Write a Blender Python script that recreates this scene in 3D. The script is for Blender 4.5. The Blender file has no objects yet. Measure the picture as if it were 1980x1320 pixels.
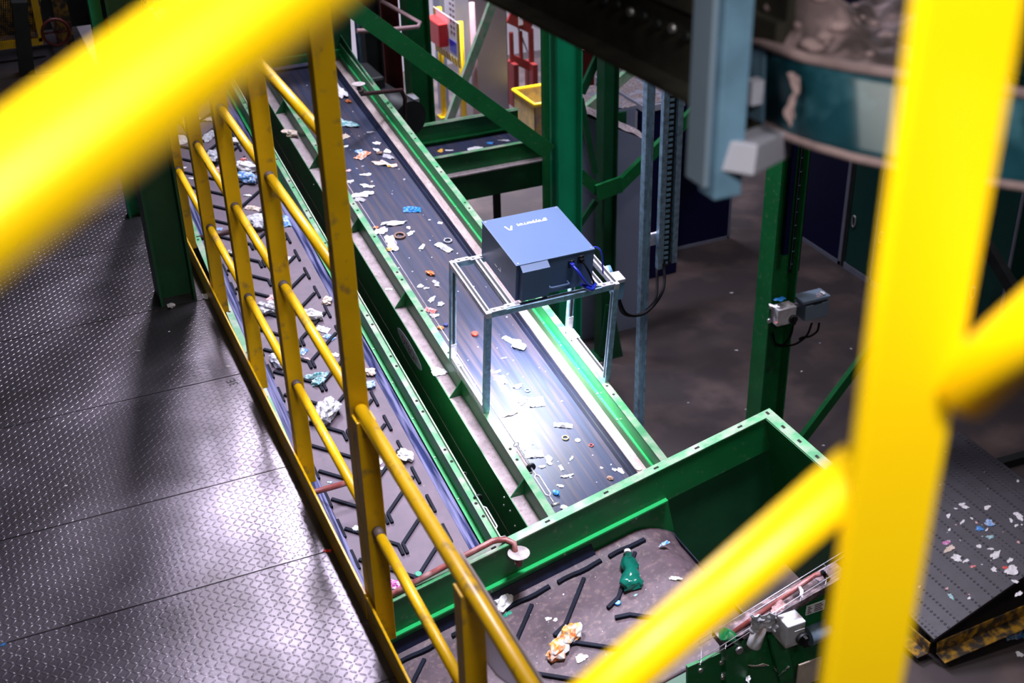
import bpy, bmesh, math, random
from mathutils import Vector, Matrix, noise, Quaternion
C = bpy.context.scene.collection
rnd = random.Random(7)
PI = math.pi

# ------------------------------------------------------------------ camera
ZC = 8.2                      # camera height above the hall floor
FPX = 2420.54                 # focal length in pixels of a 1980 px wide frame
PITCH, ROLL, YAW = 0.522577, -0.0279047, 0.398284
INC = 0.1349                  # incline of the two long belts
def camera_axes():
    cp, sp = math.cos(PITCH), math.sin(PITCH)
    fw = Vector((math.sin(YAW)*cp, math.cos(YAW)*cp, -sp))
    r0 = Vector((math.cos(YAW), -math.sin(YAW), 0)); u0 = r0.cross(fw)
    r = r0*math.cos(ROLL) + u0*math.sin(ROLL); u = -r0*math.sin(ROLL) + u0*math.cos(ROLL)
    return r, u, fw
RX, UP, FW = camera_axes()
cd = bpy.data.cameras.new('camera'); cam = bpy.data.objects.new('camera', cd); C.objects.link(cam)
cd.sensor_width = 36; cd.lens = FPX*36/1980; cd.clip_start = 0.05; cd.clip_end = 200
cam.matrix_world = Matrix(((RX.x, UP.x, -FW.x, 0), (RX.y, UP.y, -FW.y, 0), (RX.z, UP.z, -FW.z, ZC), (0, 0, 0, 1)))
cd.dof.use_dof = True; cd.dof.focus_distance = 7.7; cd.dof.aperture_fstop = 2.5
bpy.context.scene.camera = cam

# ------------------------------------------------------------------ world, lights, exposure
wd = bpy.data.worlds.new('hall air'); bpy.context.scene.world = wd; wd.use_nodes = True
wd.node_tree.nodes['Background'].inputs[0].default_value = (0.42, 0.42, 0.62, 1)
wd.node_tree.nodes['Background'].inputs[1].default_value = 0.027
vs = bpy.context.scene.view_settings
vs.view_transform = 'Standard'; vs.look = 'None'; vs.exposure = 0.35; vs.gamma = 1.0; vs.use_curve_mapping = False
def lamp(name, loc, target, sx, sy, energy, col):
    l = bpy.data.lights.new(name, 'AREA'); l.shape = 'RECTANGLE'; l.size = sx; l.size_y = sy
    l.energy = energy; l.color = col
    o = bpy.data.objects.new(name, l); C.objects.link(o); o.location = loc
    o.rotation_euler = (Vector(target)-Vector(loc)).to_track_quat('-Z', 'Y').to_euler(); return o
COOL = (0.84, 0.84, 1.0)
def spread(o, deg): o.data.spread = math.radians(deg); return o
spread(lamp('overhead_light', (3.5, 9.0, 15.0), (3.0, 8.8, 4), 1.2, 3.0, 105, COOL), 40)
spread(lamp('overhead_light', (3.4, 4.4, 14.0), (2.55, 4.7, 4), 1.2, 2.0, 105, COOL), 38)
spread(lamp('overhead_light', (2.6, 15.0, 15.0), (3.2, 13.5, 4), 2.0, 2.4, 220, COOL), 60)
spread(lamp('sheen_fill', (2.75, 14.3, 11.4), (4.3, 7.0, 6.2), 1.3, 4.0, 520, (.88, .82, .98)), 72)  # added panel light for the sheen on the deck; no window is modelled
spread(lamp('overhead_light', (6.0, 10.2, 14.0), (6.4, 12.0, 3), 1.5, 1.0, 70, COOL), 60)  # added fill to brighten the broad column and the grey machine
spread(lamp('overhead_light', (7.4, 20.8, 15.0), (7.4, 21.2, 0), 4.0, 1.0, 900, COOL), 55)
spread(lamp('foreground_fill', (-1.0, .3, ZC+1.3), (.75, .62, ZC-.5), .5, .25, 11, (1.0, .96, .88)), 60)  # added fill from the left for the right stub of the hand rail
spread(lamp('foreground_fill', (0.55, -1.3, ZC+1.7), (0.7, 1.0, ZC-.3), .8, .25, 29, (1.0, .96, .88)), 100)  # added fill behind the camera to brighten the foreground rails and post
spread(lamp('overhead_light', (7.0, 4.0, 14.0), (7.0, 8, 1), 2.0, 1.0, 60, (1, 0.88, 0.84)), 90)


# ------------------------------------------------------------------ pixel rays (1980 x 1320 photograph) to places in the hall
def ray(px, py): return (RX*(px-990) - UP*(py-660))/FPX + FW
CAM = Vector((0, 0, ZC))
def at_z(px, py, z): d = ray(px, py); return CAM + d*((z-ZC)/d.z)
def at_x(px, py, x): d = ray(px, py); return CAM + d*(x/d.x)
def at_y(px, py, y): d = ray(px, py); return CAM + d*(y/d.y)
def at_d(px, py, d): return CAM + ray(px, py)*d
def on_plane(px, py, M, n):
    o = M @ Vector((0, 0, n)); nz = M.to_3x3() @ Vector((0, 0, 1)); d = ray(px, py)
    return CAM + d*((o-CAM).dot(nz)/d.dot(nz))
def depth(P): return (P-CAM).dot(FW)

# ------------------------------------------------------------------ mesh builder
class MB:
    def __init__(s): s.bm = bmesh.new()
    def box(s, lo, hi, bev=0, M=None):
        lo, hi = Vector(lo), Vector(hi); sz = hi-lo
        m = Matrix.Translation((lo+hi)/2) @ Matrix.Diagonal((sz.x, sz.y, sz.z, 1))
        if M is not None: m = M @ m
        g = bmesh.ops.create_cube(s.bm, size=1, matrix=m)
        if bev:
            es = list({e for v in g['verts'] for e in v.link_edges})
            bmesh.ops.bevel(s.bm, geom=es, offset=bev, segments=2, affect='EDGES', profile=0.5)
        return s
    def beam(s, a, b, w, h, up=(0, 0, 1), bev=0):
        a, b = Vector(a), Vector(b); t = (b-a); L = t.length; t = t/L
        side = t.cross(Vector(up)).normalized(); u = side.cross(t)
        M = Matrix(((side.x, t.x, u.x, 0), (side.y, t.y, u.y, 0), (side.z, t.z, u.z, 0), (0, 0, 0, 1)))
        M = Matrix.Translation((a+b)/2) @ M
        return s.box((-w/2, -L/2, -h/2), (w/2, L/2, h/2), bev, M)
    def prism(s, pts, vec):
        vec = Vector(vec); pts = [Vector(p) for p in pts]
        a = [s.bm.verts.new(p) for p in pts]; b = [s.bm.verts.new(p+vec) for p in pts]; n = len(pts)
        fs = [s.bm.faces.new(a), s.bm.faces.new(b[::-1])]
        for i in range(n): fs.append(s.bm.faces.new((a[i], b[i], b[(i+1) % n], a[(i+1) % n])))
        bmesh.ops.recalc_face_normals(s.bm, faces=fs); return s
    def tube(s, path, r, seg=12, closed=False, smooth=True):
        P = [Vector(p) for p in path]; n = len(P); rings = []
        t0 = (P[1]-P[0]).normalized(); nrm = t0.orthogonal().normalized()
        for i in range(n):
            if closed: t = (P[(i+1) % n]-P[i-1])
            elif i == 0: t = P[1]-P[0]
            elif i == n-1: t = P[-1]-P[-2]
            else: t = (P[i+1]-P[i]).normalized()+(P[i]-P[i-1]).normalized()
            t.normalize(); nrm = (nrm - t*nrm.dot(t)).normalized(); bi = t.cross(nrm)
            rr = r[i] if isinstance(r, (list, tuple)) else r
            rings.append([s.bm.verts.new(P[i]+(nrm*math.cos(2*PI*k/seg)+bi*math.sin(2*PI*k/seg))*rr) for k in range(seg)])
        for i in range(n if closed else n-1):
            A, B = rings[i], rings[(i+1) % n]
            for k in range(seg):
                f = s.bm.faces.new((A[k], A[(k+1) % seg], B[(k+1) % seg], B[k])); f.smooth = smooth
        if not closed: s.bm.faces.new(rings[0][::-1]); s.bm.faces.new(rings[-1])
        return s
    def cyl(s, a, b, r, seg=20): return s.tube([a, b], r, seg)
    def grid(s, fn, nu, nv, smooth=True):
        g = [[s.bm.verts.new(fn(i/nu, j/nv)) for j in range(nv+1)] for i in range(nu+1)]
        for i in range(nu):
            for j in range(nv):
                f = s.bm.faces.new((g[i][j], g[i+1][j], g[i+1][j+1], g[i][j+1])); f.smooth = smooth
        return s
    def sphere(s, c, r, seg=12):
        M = Matrix.Translation(c) @ Matrix.Diagonal((r, r, r, 1)) if not hasattr(r, '__len__') else Matrix.Translation(c) @ Matrix.Diagonal((*r, 1))
        g = bmesh.ops.create_uvsphere(s.bm, u_segments=seg, v_segments=seg//2+2, radius=1, matrix=M)
        for v in g['verts']:
            for f in v.link_faces: f.smooth = True
        return s
    def hsec(s, base, top, w, d, tf=.016, tw=.012, along='x'):
        # H column: flange plates normal to `along`, vertical or inclined from base to top
        base, top = Vector(base), Vector(top)
        ax = Vector((1, 0, 0)) if along == 'x' else Vector((0, 1, 0)); ot = Vector((0, 1, 0)) if along == 'x' else Vector((1, 0, 0))
        for sg in (-1, 1):
            o = ax*(sg*(d-tf)/2); s.beam(base+o, top+o, *((tf, w) if along == 'x' else (w, tf)), up=(0, 1, 0))
        s.beam(base, top, *((d-2*tf, tw) if along == 'x' else (tw, d-2*tf)), up=(0, 1, 0)); return s
    def build(s, name, m, parent=None, solid=0, recentre=True):
        me = bpy.data.meshes.new(name); s.bm.normal_update()
        org = Vector((0, 0, 0))
        if parent is None and recentre:
            xs = [v.co for v in s.bm.verts]
            org = Vector(((min(v.x for v in xs)+max(v.x for v in xs))/2, (min(v.y for v in xs)+max(v.y for v in xs))/2, min(v.z for v in xs)))
            for v in s.bm.verts: v.co -= org
        s.bm.to_mesh(me); s.bm.free(); me.materials.append(m)
        o = bpy.data.objects.new(name, me); C.objects.link(o); o.location = org
        if parent is not None:
            o.parent = parent
            if parent.get('world_parts'): o.matrix_parent_inverse = PINV[parent.name]
        if solid:
            md = o.modifiers.new('thickness', 'SOLIDIFY'); md.thickness = solid; md.offset = 0
        return o
PINV = {}
def tag(o, label=None, cat=None, group=None, kind=None):
    if label: o['label'] = label
    if cat: o['category'] = cat
    if group: o['group'] = group
    if kind: o['kind'] = kind
    return o
def thing(name, label, cat, loc=(0, 0, 0), M=None, group=None, world=True):
    # an Empty at the thing's base; with world=True its parts are given in hall coordinates, else in the Empty's own
    o = bpy.data.objects.new(name, None); C.objects.link(o); o.empty_display_size = .1
    mw = M if M is not None else Matrix.Translation(loc)
    o.matrix_world = mw
    if world: o['world_parts'] = 1; PINV[o.name] = mw.inverted()
    tag(o, label, cat, group); return o
def sub(o):                    # lets a mesh part carry sub-parts given in the same coordinates as itself
    return o

# ------------------------------------------------------------------ materials
def mat(name, col, rough=.5, metal=0., var=.25, scale=6., dust=None, damt=0., dscale=9., bump=0., bscale=60., spec=.5, col2=None, alpha=None, trans=0., stretch=None, emit=None):
    m = bpy.data.materials.new(name); m.use_nodes = True; nt = m.node_tree; N = nt.nodes; L = nt.links
    b = N['Principled BSDF']; b.inputs['Roughness'].default_value = rough; b.inputs['Metallic'].default_value = metal
    b.inputs['Specular IOR Level'].default_value = spec
    tc = N.new('ShaderNodeTexCoord'); src = tc.outputs['Object']
    if stretch:
        mp = N.new('ShaderNodeMapping'); mp.inputs['Scale'].default_value = stretch; L.new(src, mp.inputs[0]); src = mp.outputs[0]
    nz = N.new('ShaderNodeTexNoise'); nz.inputs['Scale'].default_value = scale; nz.inputs['Detail'].default_value = 6; L.new(src, nz.inputs['Vector'])
    cr = N.new('ShaderNodeValToRGB'); c2 = col2 or tuple(c*(1-var) for c in col); c3 = col if col2 else tuple(min(1, c*(1+var*.6)) for c in col)
    cr.color_ramp.elements[0].position = .35; cr.color_ramp.elements[1].position = .68
    cr.color_ramp.elements[0].color = (*c2, 1); cr.color_ramp.elements[1].color = (*c3, 1)
    L.new(nz.outputs['Fac'], cr.inputs[0]); out = cr.outputs[0]
    if dust:
        n2 = N.new('ShaderNodeTexNoise'); n2.inputs['Scale'].default_value = dscale; n2.inputs['Detail'].default_value = 8; L.new(src, n2.inputs['Vector'])
        r2 = N.new('ShaderNodeValToRGB'); p = max(.02, min(.95, 1-damt)); r2.color_ramp.elements[0].position = max(0, p*.75-.08); r2.color_ramp.elements[1].position = p*.75+.12
        L.new(n2.outputs['Fac'], r2.inputs[0])
        mx = N.new('ShaderNodeMixRGB'); mx.inputs[2].default_value = (*dust, 1); L.new(r2.outputs[0], mx.inputs[0]); L.new(out, mx.inputs[1]); out = mx.outputs[0]
    L.new(out, b.inputs['Base Color'])
    if bump:
        n3 = N.new('ShaderNodeTexNoise'); n3.inputs['Scale'].default_value = bscale; n3.inputs['Detail'].default_value = 4; L.new(tc.outputs['Object'], n3.inputs['Vector'])
        bp = N.new('ShaderNodeBump'); bp.inputs['Strength'].default_value = bump; bp.inputs['Distance'].default_value = .01
        L.new(n3.outputs['Fac'], bp.inputs['Height']); L.new(bp.outputs[0], b.inputs['Normal'])
    if trans: b.inputs['Transmission Weight'].default_value = trans
    if alpha: b.inputs['Alpha'].default_value = alpha
    if emit: b.inputs['Emission Color'].default_value = (*emit[0], 1); b.inputs['Emission Strength'].default_value = emit[1]
    return m
DUST = (.42, .34, .36)
M = {}
M['yellow'] = mat('yellow paint', (.80, .46, .002), .38, var=.10, scale=5, dust=(.20, .13, .06), damt=.12, dscale=14, bump=.03)
M['yellow_clean'] = mat('bright yellow paint', (.98, .63, .001), .36, var=.03, scale=3)
M['weld'] = mat('scorched weld', (.09, .06, .05), .6, var=.4)
M['green'] = mat('green machine paint', (.004, .135, .034), .42, var=.16, scale=4, dust=(.10, .16, .10), damt=.10, dscale=22)
M['green_dark'] = mat('dark green paint', (.004, .075, .028), .5, var=.2, scale=4)
M['green_bright'] = mat('brightened green paint', (.01, .36, .09), .4, var=.1, scale=6, dust=(.15, .25, .15), damt=.06, dscale=30)  # brighter machine green; lamp light on the inner web is put into the colour
M['green_teal'] = mat('blue green paint', (.004, .30, .14), .4, var=.1, scale=3)
M['green_dusty_lit'] = mat('dusty lit green flange', (.045, .25, .095), .5, var=.2, scale=10, dust=(.24, .29, .21), damt=.32, dscale=7)  # real dust, plus light from above put into the paler green
M['green_pale'] = mat('pale dusty green', (.22, .45, .27), .6, var=.2, scale=10, dust=(.42, .44, .36), damt=.35, dscale=9)
M['ledge_dust'] = mat('thick dust', (.31, .25, .26), .9, var=.22, scale=14, dust=(.18, .14, .13), damt=.16, dscale=40, bump=.25, bscale=80)
M['beige'] = mat('dusty skirt rubber', (.36, .28, .27), .75, var=.25, scale=8, dust=(.22, .16, .15), damt=.22, dscale=30, stretch=(3, .6, 1))
M['belt_smooth'] = mat('smooth belt rubber', (.018, .025, .062), .50, var=.30, scale=3.2, stretch=(9, .35, 1), dust=(.050, .038, .056), damt=.30, dscale=3.4, spec=.35, bump=.02)
M['belt_chev'] = mat('dusty chevron belt', (.120, .084, .112), .62, var=.16, scale=5, dust=(.10, .075, .10), damt=.3, dscale=16, bump=.06, bscale=120)
M['belt_trans'] = mat('dirty transverse belt', (.080, .052, .064), .6, var=.3, scale=9, dust=(.15, .10, .10), damt=.2, dscale=34, bump=.1, bscale=90)
M['cleat'] = mat('black cleat rubber', (.005, .007, .016), .75, spec=.2, var=.3)
M['cleat_worn'] = mat('worn rubber', (.02, .016, .022), .6, var=.4)
M['rubber_blue'] = mat('worn blue rubber skirt', (.022, .032, .115), .42, var=.5, scale=5, stretch=(14, .5, 1), dust=(.24, .24, .42), damt=.34, dscale=4)
M['rubber_dark'] = mat('dark skirt rubber', (.008, .011, .03), .4, var=.4, scale=5, stretch=(6, .6, 1))
M['black'] = mat('black', (.006, .006, .008), .55, var=.2)
M['galv'] = mat('galvanised steel', (.30, .46, .62), .42, metal=.6, var=.35, scale=22, bump=.03)
M['galv_pale'] = mat('pale galvanised steel', (.62, .60, .68), .40, metal=.55, var=.22, scale=30)
M['galv_blue'] = mat('blue grey galvanised post', (.15, .285, .43), .5, metal=.2, var=.25, scale=9)
M['bolt'] = mat('zinc bolt', (.6, .58, .6), .35, metal=.8, var=.1)
M['hole'] = mat('dark hole', (.004, .004, .004), .9, var=.1)
M['wire'] = mat('steel wire', (.62, .52, .55), .4, metal=.4, var=.2, scale=40)
M['unit_top'] = mat('slate blue powder coat', (.078, .13, .255), .42, var=.05, scale=3, spec=.4)
M['unit_side'] = M['unit_top']
M['letter'] = mat('white lettering', (.85, .88, .9), .5, var=.02)
M['letter_dark'] = mat('dark lettering', (.16, .07, .11), .6, var=.1)
M['cable_blue'] = mat('blue cable', (.015, .03, .42), .4, var=.1)
M['cable_black'] = mat('black cable', (.006, .006, .008), .85, spec=.1, var=.2)
M['copper'] = mat('oxide red pipe', (.22, .05, .045), .42, var=.3, scale=14, dust=(.38, .23, .22), damt=.22, dscale=7)
M['copper_dark'] = mat('dark oxide pipe', (.055, .022, .025), .5, var=.3, scale=14)
M['disc'] = mat('dusty disc', (.34, .29, .29), .7, var=.25, scale=30)
M['white_box'] = mat('off white plastic', (.55, .55, .60), .5, var=.1, dust=(.3, .24, .22), damt=.25)
M['grey_box'] = mat('grey blue plastic', (.17, .23, .31), .5, var=.06)
M['grey_mach'] = mat('grey machine paint', (.23, .26, .37), .5, var=.06, scale=3)
M['grey_lite'] = mat('light grey panel', (.40, .40, .50), .5, var=.05, scale=3)
M['stone_dust'] = mat('gritty dust', (.30, .23, .24), .95, var=.5, scale=28, dust=(.55, .50, .52), damt=.25, dscale=70, bump=.5, bscale=120)
M['navy'] = mat('navy blue panel', (.002, .003, .040), .6, spec=.25, var=.1)
M['locker'] = mat('dark green locker', (.004, .055, .045), .42, var=.08)
M['frame_grey'] = mat('grey door frame', (.20, .21, .28), .45, var=.1)
M['maroon'] = mat('maroon column', (.12, .012, .014), .5, var=.2)
M['dark_steel'] = mat('dark steel', (.010, .013, .013), .6, var=.4)
M['red'] = mat('red plastic', (.50, .022, .02), .4, var=.12)
M['red_dark'] = mat('dark red barrier', (.20, .018, .016), .5, var=.15)
M['white'] = mat('white paint', (.70, .68, .70), .5, var=.06)
M['bollard'] = mat('bollard yellow', (.85, .58, .01), .4, var=.08)
M['bin'] = mat('worn bin plastic', (.55, .40, .14), .6, var=.2, dust=(.35, .27, .2), damt=.3)
M['pipe_pink'] = mat('pinkish pipe', (.48, .30, .32), .45, var=.15)
M['tarp'] = mat('grimy tarpaulin', (.62, .57, .62), .6, var=.22, scale=3, bump=.1, bscale=12)
M['rust_dark'] = mat('grimy dark plate', (.020, .018, .012), .75, var=.6, scale=10)
M['debris_dark'] = mat('dusty heap', (.10, .070, .075), .95, var=.6, scale=9, dust=(.28, .20, .21), damt=.25, dscale=16, bump=.6, bscale=30)
M['rim_dust'] = mat('dusty rim', (.30, .21, .22), .9, var=.3, scale=12)
M['teal_guard'] = mat('teal plastic guard', (.007, .052, .075), .35, var=.5, scale=5, dust=(.05, .15, .20), damt=.2, dscale=9, alpha=.93)
M['black_plate'] = mat('black dimpled plate', (.018, .015, .024), .5, var=.35, scale=12)
M['yellow_worn'] = mat('worn yellow edge', (.52, .27, .015), .5, var=.3, scale=9, dust=(.04, .03, .025), damt=.4, dscale=12)
M['steel_bare'] = mat('bare steel', (.45, .42, .45), .35, metal=.7, var=.3, scale=20)
def scrapmat(name, col, rough=.55, var=.2, **k): return mat(name, col, rough, var=var, scale=9, **k)
S = {
 'white': scrapmat('white paper', (.72, .70, .72)), 'cream': scrapmat('cream paper', (.62, .50, .42)), 'grey': scrapmat('grey film', (.34, .33, .38), .4),
 'film': scrapmat('crinkled clear film', (.52, .52, .58), .22, var=.45, bump=.5, bscale=35), 'blue': scrapmat('blue plastic', (.02, .20, .55), .35),
 'orange': scrapmat('orange plastic', (.75, .17, .03), .4), 'red': scrapmat('red plastic scrap', (.72, .05, .03), .4), 'teal': scrapmat('teal film', (.06, .32, .36), .3, dust=(.5, .6, .62), damt=.35),
 'brown': scrapmat('brown scrap', (.25, .14, .10)), 'yellow': scrapmat('yellow scrap', (.75, .40, .04)), 'navy': scrapmat('navy scrap', (.02, .03, .16), .4), 'pink': scrapmat('pinkish scrap', (.62, .36, .36)),
 'bluewhite': scrapmat('blue and white print', (.62, .66, .74), .35, dust=(.05, .22, .55), damt=.4, dscale=7), 'redwhite': scrapmat('red and white print', (.70, .60, .60), .4, dust=(.70, .07, .06), damt=.4, dscale=7),
 'orangewhite': scrapmat('orange and white print', (.66, .60, .62), .4, dust=(.75, .22, .06), damt=.38, dscale=7), 'magenta': scrapmat('magenta and white print', (.70, .68, .72), .4, dust=(.45, .02, .28), damt=.42, dscale=9),
 'wrapper': mat('orange, yellow and grey print', (.70, .40, .02), .4, scale=2.2, col2=(.45, .07, .012), dust=(.36, .40, .42), damt=.36, dscale=3), 'green': scrapmat('green plastic', (.01, .25, .14), .3),
 'bottle': mat('crushed green bottle', (.008, .16, .11), .12, var=.4, scale=9, trans=.25), 'gold': scrapmat('gold ring', (.55, .38, .12), .35), 'foil': scrapmat('silver foil', (.55, .54, .58), .25, metal=.5, var=.4, bump=.6, bscale=30)}

# chequer plate: raised lozenges turned alternately by +45 and -45 degrees
def chequer(name, col, pitch=.032):
    m = mat(name, col, .31, metal=.80, var=.45, scale=1.6, dust=(.10, .09, .10), damt=.30, dscale=1.5)
    nt = m.node_tree; N = nt.nodes; L = nt.links; b = N['Principled BSDF']
    tc = N.new('ShaderNodeTexCoord'); sc = N.new('ShaderNodeVectorMath'); sc.operation = 'SCALE'; sc.inputs['Scale'].default_value = 1/pitch; L.new(tc.outputs['Object'], sc.inputs[0])
    ch = N.new('ShaderNodeTexChecker'); ch.inputs['Scale'].default_value = 1; ch.inputs[1].default_value = (0, 0, 0, 1); ch.inputs[2].default_value = (1, 1, 1, 1)
    off = N.new('ShaderNodeVectorMath'); off.operation = 'MULTIPLY'; off.inputs[1].default_value = (1, 1, 0); L.new(sc.outputs[0], off.inputs[0])
    of2 = N.new('ShaderNodeVectorMath'); of2.operation = 'ADD'; of2.inputs[1].default_value = (0, 0, .5); L.new(off.outputs[0], of2.inputs[0]); L.new(of2.outputs[0], ch.inputs[0])
    fr = N.new('ShaderNodeVectorMath'); fr.operation = 'FRACTION'; L.new(off.outputs[0], fr.inputs[0])
    ce = N.new('ShaderNodeVectorMath'); ce.operation = 'SUBTRACT'; ce.inputs[1].default_value = (.5, .5, 0); L.new(fr.outputs[0], ce.inputs[0])
    ds = []
    for a in (1, -1):
        d1 = N.new('ShaderNodeVectorMath'); d1.operation = 'DOT_PRODUCT'; d1.inputs[1].default_value = (.7071*1.35, a*.7071*1.35, 0); L.new(ce.outputs[0], d1.inputs[0])
        d2 = N.new('ShaderNodeVectorMath'); d2.operation = 'DOT_PRODUCT'; d2.inputs[1].default_value = (-a*.7071*4.6, .7071*4.6, 0); L.new(ce.outputs[0], d2.inputs[0])
        cx = N.new('ShaderNodeCombineXYZ'); L.new(d1.outputs['Value'], cx.inputs[0]); L.new(d2.outputs['Value'], cx.inputs[1])
        ln = N.new('ShaderNodeVectorMath'); ln.operation = 'LENGTH'; L.new(cx.outputs[0], ln.inputs[0]); ds.append(ln.outputs['Value'])
    mx = N.new('ShaderNodeMixRGB'); L.new(ch.outputs['Fac'], mx.inputs[0]); L.new(ds[0], mx.inputs[1]); L.new(ds[1], mx.inputs[2])
    mr = N.new('ShaderNodeMapRange'); mr.inputs['From Min'].default_value = .75; mr.inputs['From Max'].default_value = .35; L.new(mx.outputs[0], mr.inputs[0])
    bp = N.new('ShaderNodeBump'); bp.inputs['Strength'].default_value = .40; bp.inputs['Distance'].default_value = .003; L.new(mr.outputs[0], bp.inputs['Height']); L.new(bp.outputs[0], b.inputs['Normal'])
    return m
M['deck'] = chequer('chequer plate', (.20, .18, .21))
def dimple(name, col):
    m = M['black_plate']; nt = m.node_tree; N = nt.nodes; L = nt.links
    tc = N.new('ShaderNodeTexCoord'); v = N.new('ShaderNodeTexVoronoi'); v.inputs['Scale'].default_value = 22; v.inputs['Randomness'].default_value = 0
    L.new(tc.outputs['Object'], v.inputs['Vector']); mr = N.new('ShaderNodeMapRange'); mr.inputs['From Min'].default_value = .12; mr.inputs['From Max'].default_value = .3
    L.new(v.outputs['Distance'], mr.inputs[0]); bp = N.new('ShaderNodeBump'); bp.inputs['Strength'].default_value = .7; bp.inputs['Distance'].default_value = .006
    L.new(mr.outputs[0], bp.inputs['Height']); L.new(bp.outputs[0], N['Principled BSDF'].inputs['Normal'])
dimple('', None)
M['floor'] = mat('stained concrete', (.095, .066, .062), .62, var=.45, scale=.9, dust=(.045, .034, .036), damt=.42, dscale=1.7, bump=.06, bscale=30)
M['wall'] = mat('dirty white wall', (.60, .56, .60), .7, var=.12, scale=1.2)

# ------------------------------------------------------------------ frames of the inclined conveyors (local x across, y along, z normal)
NC = 5.45003
MB_ = Matrix.Translation((0, NC*math.sin(INC), ZC-NC*math.cos(INC))) @ Matrix.Rotation(INC, 4, 'X')
TA = math.radians(12.58)
MT = Matrix.Translation((1.90, 5.42, ZC-4.785)) @ Matrix.Rotation(-TA, 4, 'Y')
ZW = ZC-3.79                  # walkway level
def ident(z): return Matrix.Translation((0, 0, z))

# ================================================================== setting
o = MB().box((-14, -4, -.2), (18, 30, 0)).build('floor', M['floor'], recentre=False); tag(o, kind='structure')
o = MB().box((-14, 24.6, 0), (18, 24.8, 16)).build('wall_back', M['wall'], recentre=False); tag(o, kind='structure')
o = MB().box((14.2, -4, 0), (14.4, 30, 16)).build('wall_right', M['dark_steel'], recentre=False); tag(o, kind='structure')
o = MB().box((-14.2, -4, 0), (-14, 30, 16)).build('wall_left', M['dark_steel'], recentre=False); tag(o, kind='structure')
o = MB().box((-14, 14.6, ZW), (3.2, 14.8, 16)).build('wall_back', M['dark_steel'], recentre=False); tag(o, kind='structure')  # added dark partition that keeps the upper left corner dark
dk = MB().box((-6, -2, ZW-.14), (1.008, 14.6, ZW-.012)).build('floor_walkway', M['dark_steel'], recentre=False); tag(dk, kind='structure')
ys = [-2, 2.6, 3.72, 4.63, 5.385, 6.418, 7.45, 8.5, 9.6, 11, 13, 14.6]
for a, b in zip(ys, ys[1:]):
    MB().box((-6, a+.004, ZW-.012), (1.008, b-.004, ZW)).build('deck_plate', M['deck'], dk)
tx = bpy.data.curves.new('mark', 'FONT'); tx.body = '3E'; tx.size = .075; tx.extrude = .0004
def text_mesh(body, size, extrude, name, m, mw, parent=None, align='LEFT', shear=0):
    cu = bpy.data.curves.new('letters', 'FONT'); cu.body = body; cu.size = size; cu.extrude = extrude; cu.align_x = align; cu.resolution_u = 3; cu.offset = size*.012
    to = bpy.data.objects.new('letters', cu); C.objects.link(to)
    me = bpy.data.meshes.new_from_object(to.evaluated_get(bpy.context.evaluated_depsgraph_get())); bpy.data.objects.remove(to)
    me.transform(mw); me.materials.clear(); me.materials.append(m)
    o = bpy.data.objects.new(name, me); C.objects.link(o)
    if parent is not None:
        o.parent = parent
        if parent.get('world_parts'): o.matrix_parent_inverse = PINV[parent.name]
    return o
P = at_z(462, 742, ZW+.0008)
text_mesh('3E', .075, .0004, 'painted_mark', M['black'], Matrix.Translation(P) @ Matrix.Rotation(math.radians(100), 4, 'Z'), dk)

# ================================================================== yellow guard rails beside the walkway
XR = 1.055
def rail_posts(root, posts, ztop, mat_, w=.080, d=.075):
    for y in posts:
        MB().box((XR-w/2, y-d/2, ZW-.06), (XR+w/2, y+d/2, ztop), .004).build('post', mat_, root)
def toe(root, y0, y1):
    MB().box((XR-.058, y0, ZW), (XR-.046, y1, ZW+.145), .003).build('toe_board', M['yellow'], root)
tall = thing('guard_rail', 'tall yellow guard rail with four bars between the walkway and the chevron belt', 'railing', (XR, 7, ZW))
PT = [4.12, 5.31, 6.33, 7.36, 8.42, 9.5]
rail_posts(tall, PT, ZC-.95, M['yellow'])
for i in range(4):
    z = ZW+.55*(i+1)
    for a, b in zip(PT, PT[1:]):
        rl = MB().cyl((XR, a+.03, z), (XR, b-.03, z), .0225).build('rail', M['yellow'], tall)
        w = MB().cyl((XR, b-.035, z), (XR, b-.075, z), .0238).build('weld_mark', M['weld'], rl); tag(w, 'scorched grey weld end of the bar')
toe(tall, 4.10, 9.5)
low = thing('guard_rail', 'low two bar yellow guard rail nearest the bottom edge of the picture', 'railing', (XR, 3, ZW))
PL = [4.035, 2.93, 1.85]
rail_posts(low, PL, ZC-2.70, M['yellow'])
MB().tube([(XR, 1.0, ZW+1.1), (XR, 4.07, ZW+1.1)], .0285, 18).build('top_rail', M['yellow'], low)
for a, b in zip(PL, PL[1:]):
    rl = MB().cyl((XR, a-.03, ZW+.55), (XR, b+.03, ZW+.55), .0225).build('mid_rail', M['yellow'], low)
    w = MB().cyl((XR, a-.03, ZW+.55), (XR, a-.09, ZW+.55), .0238).build('weld_mark', M['weld'], rl); tag(w, 'scorched grey weld end of the bar')
toe(low, 1.0, 4.08)
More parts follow.
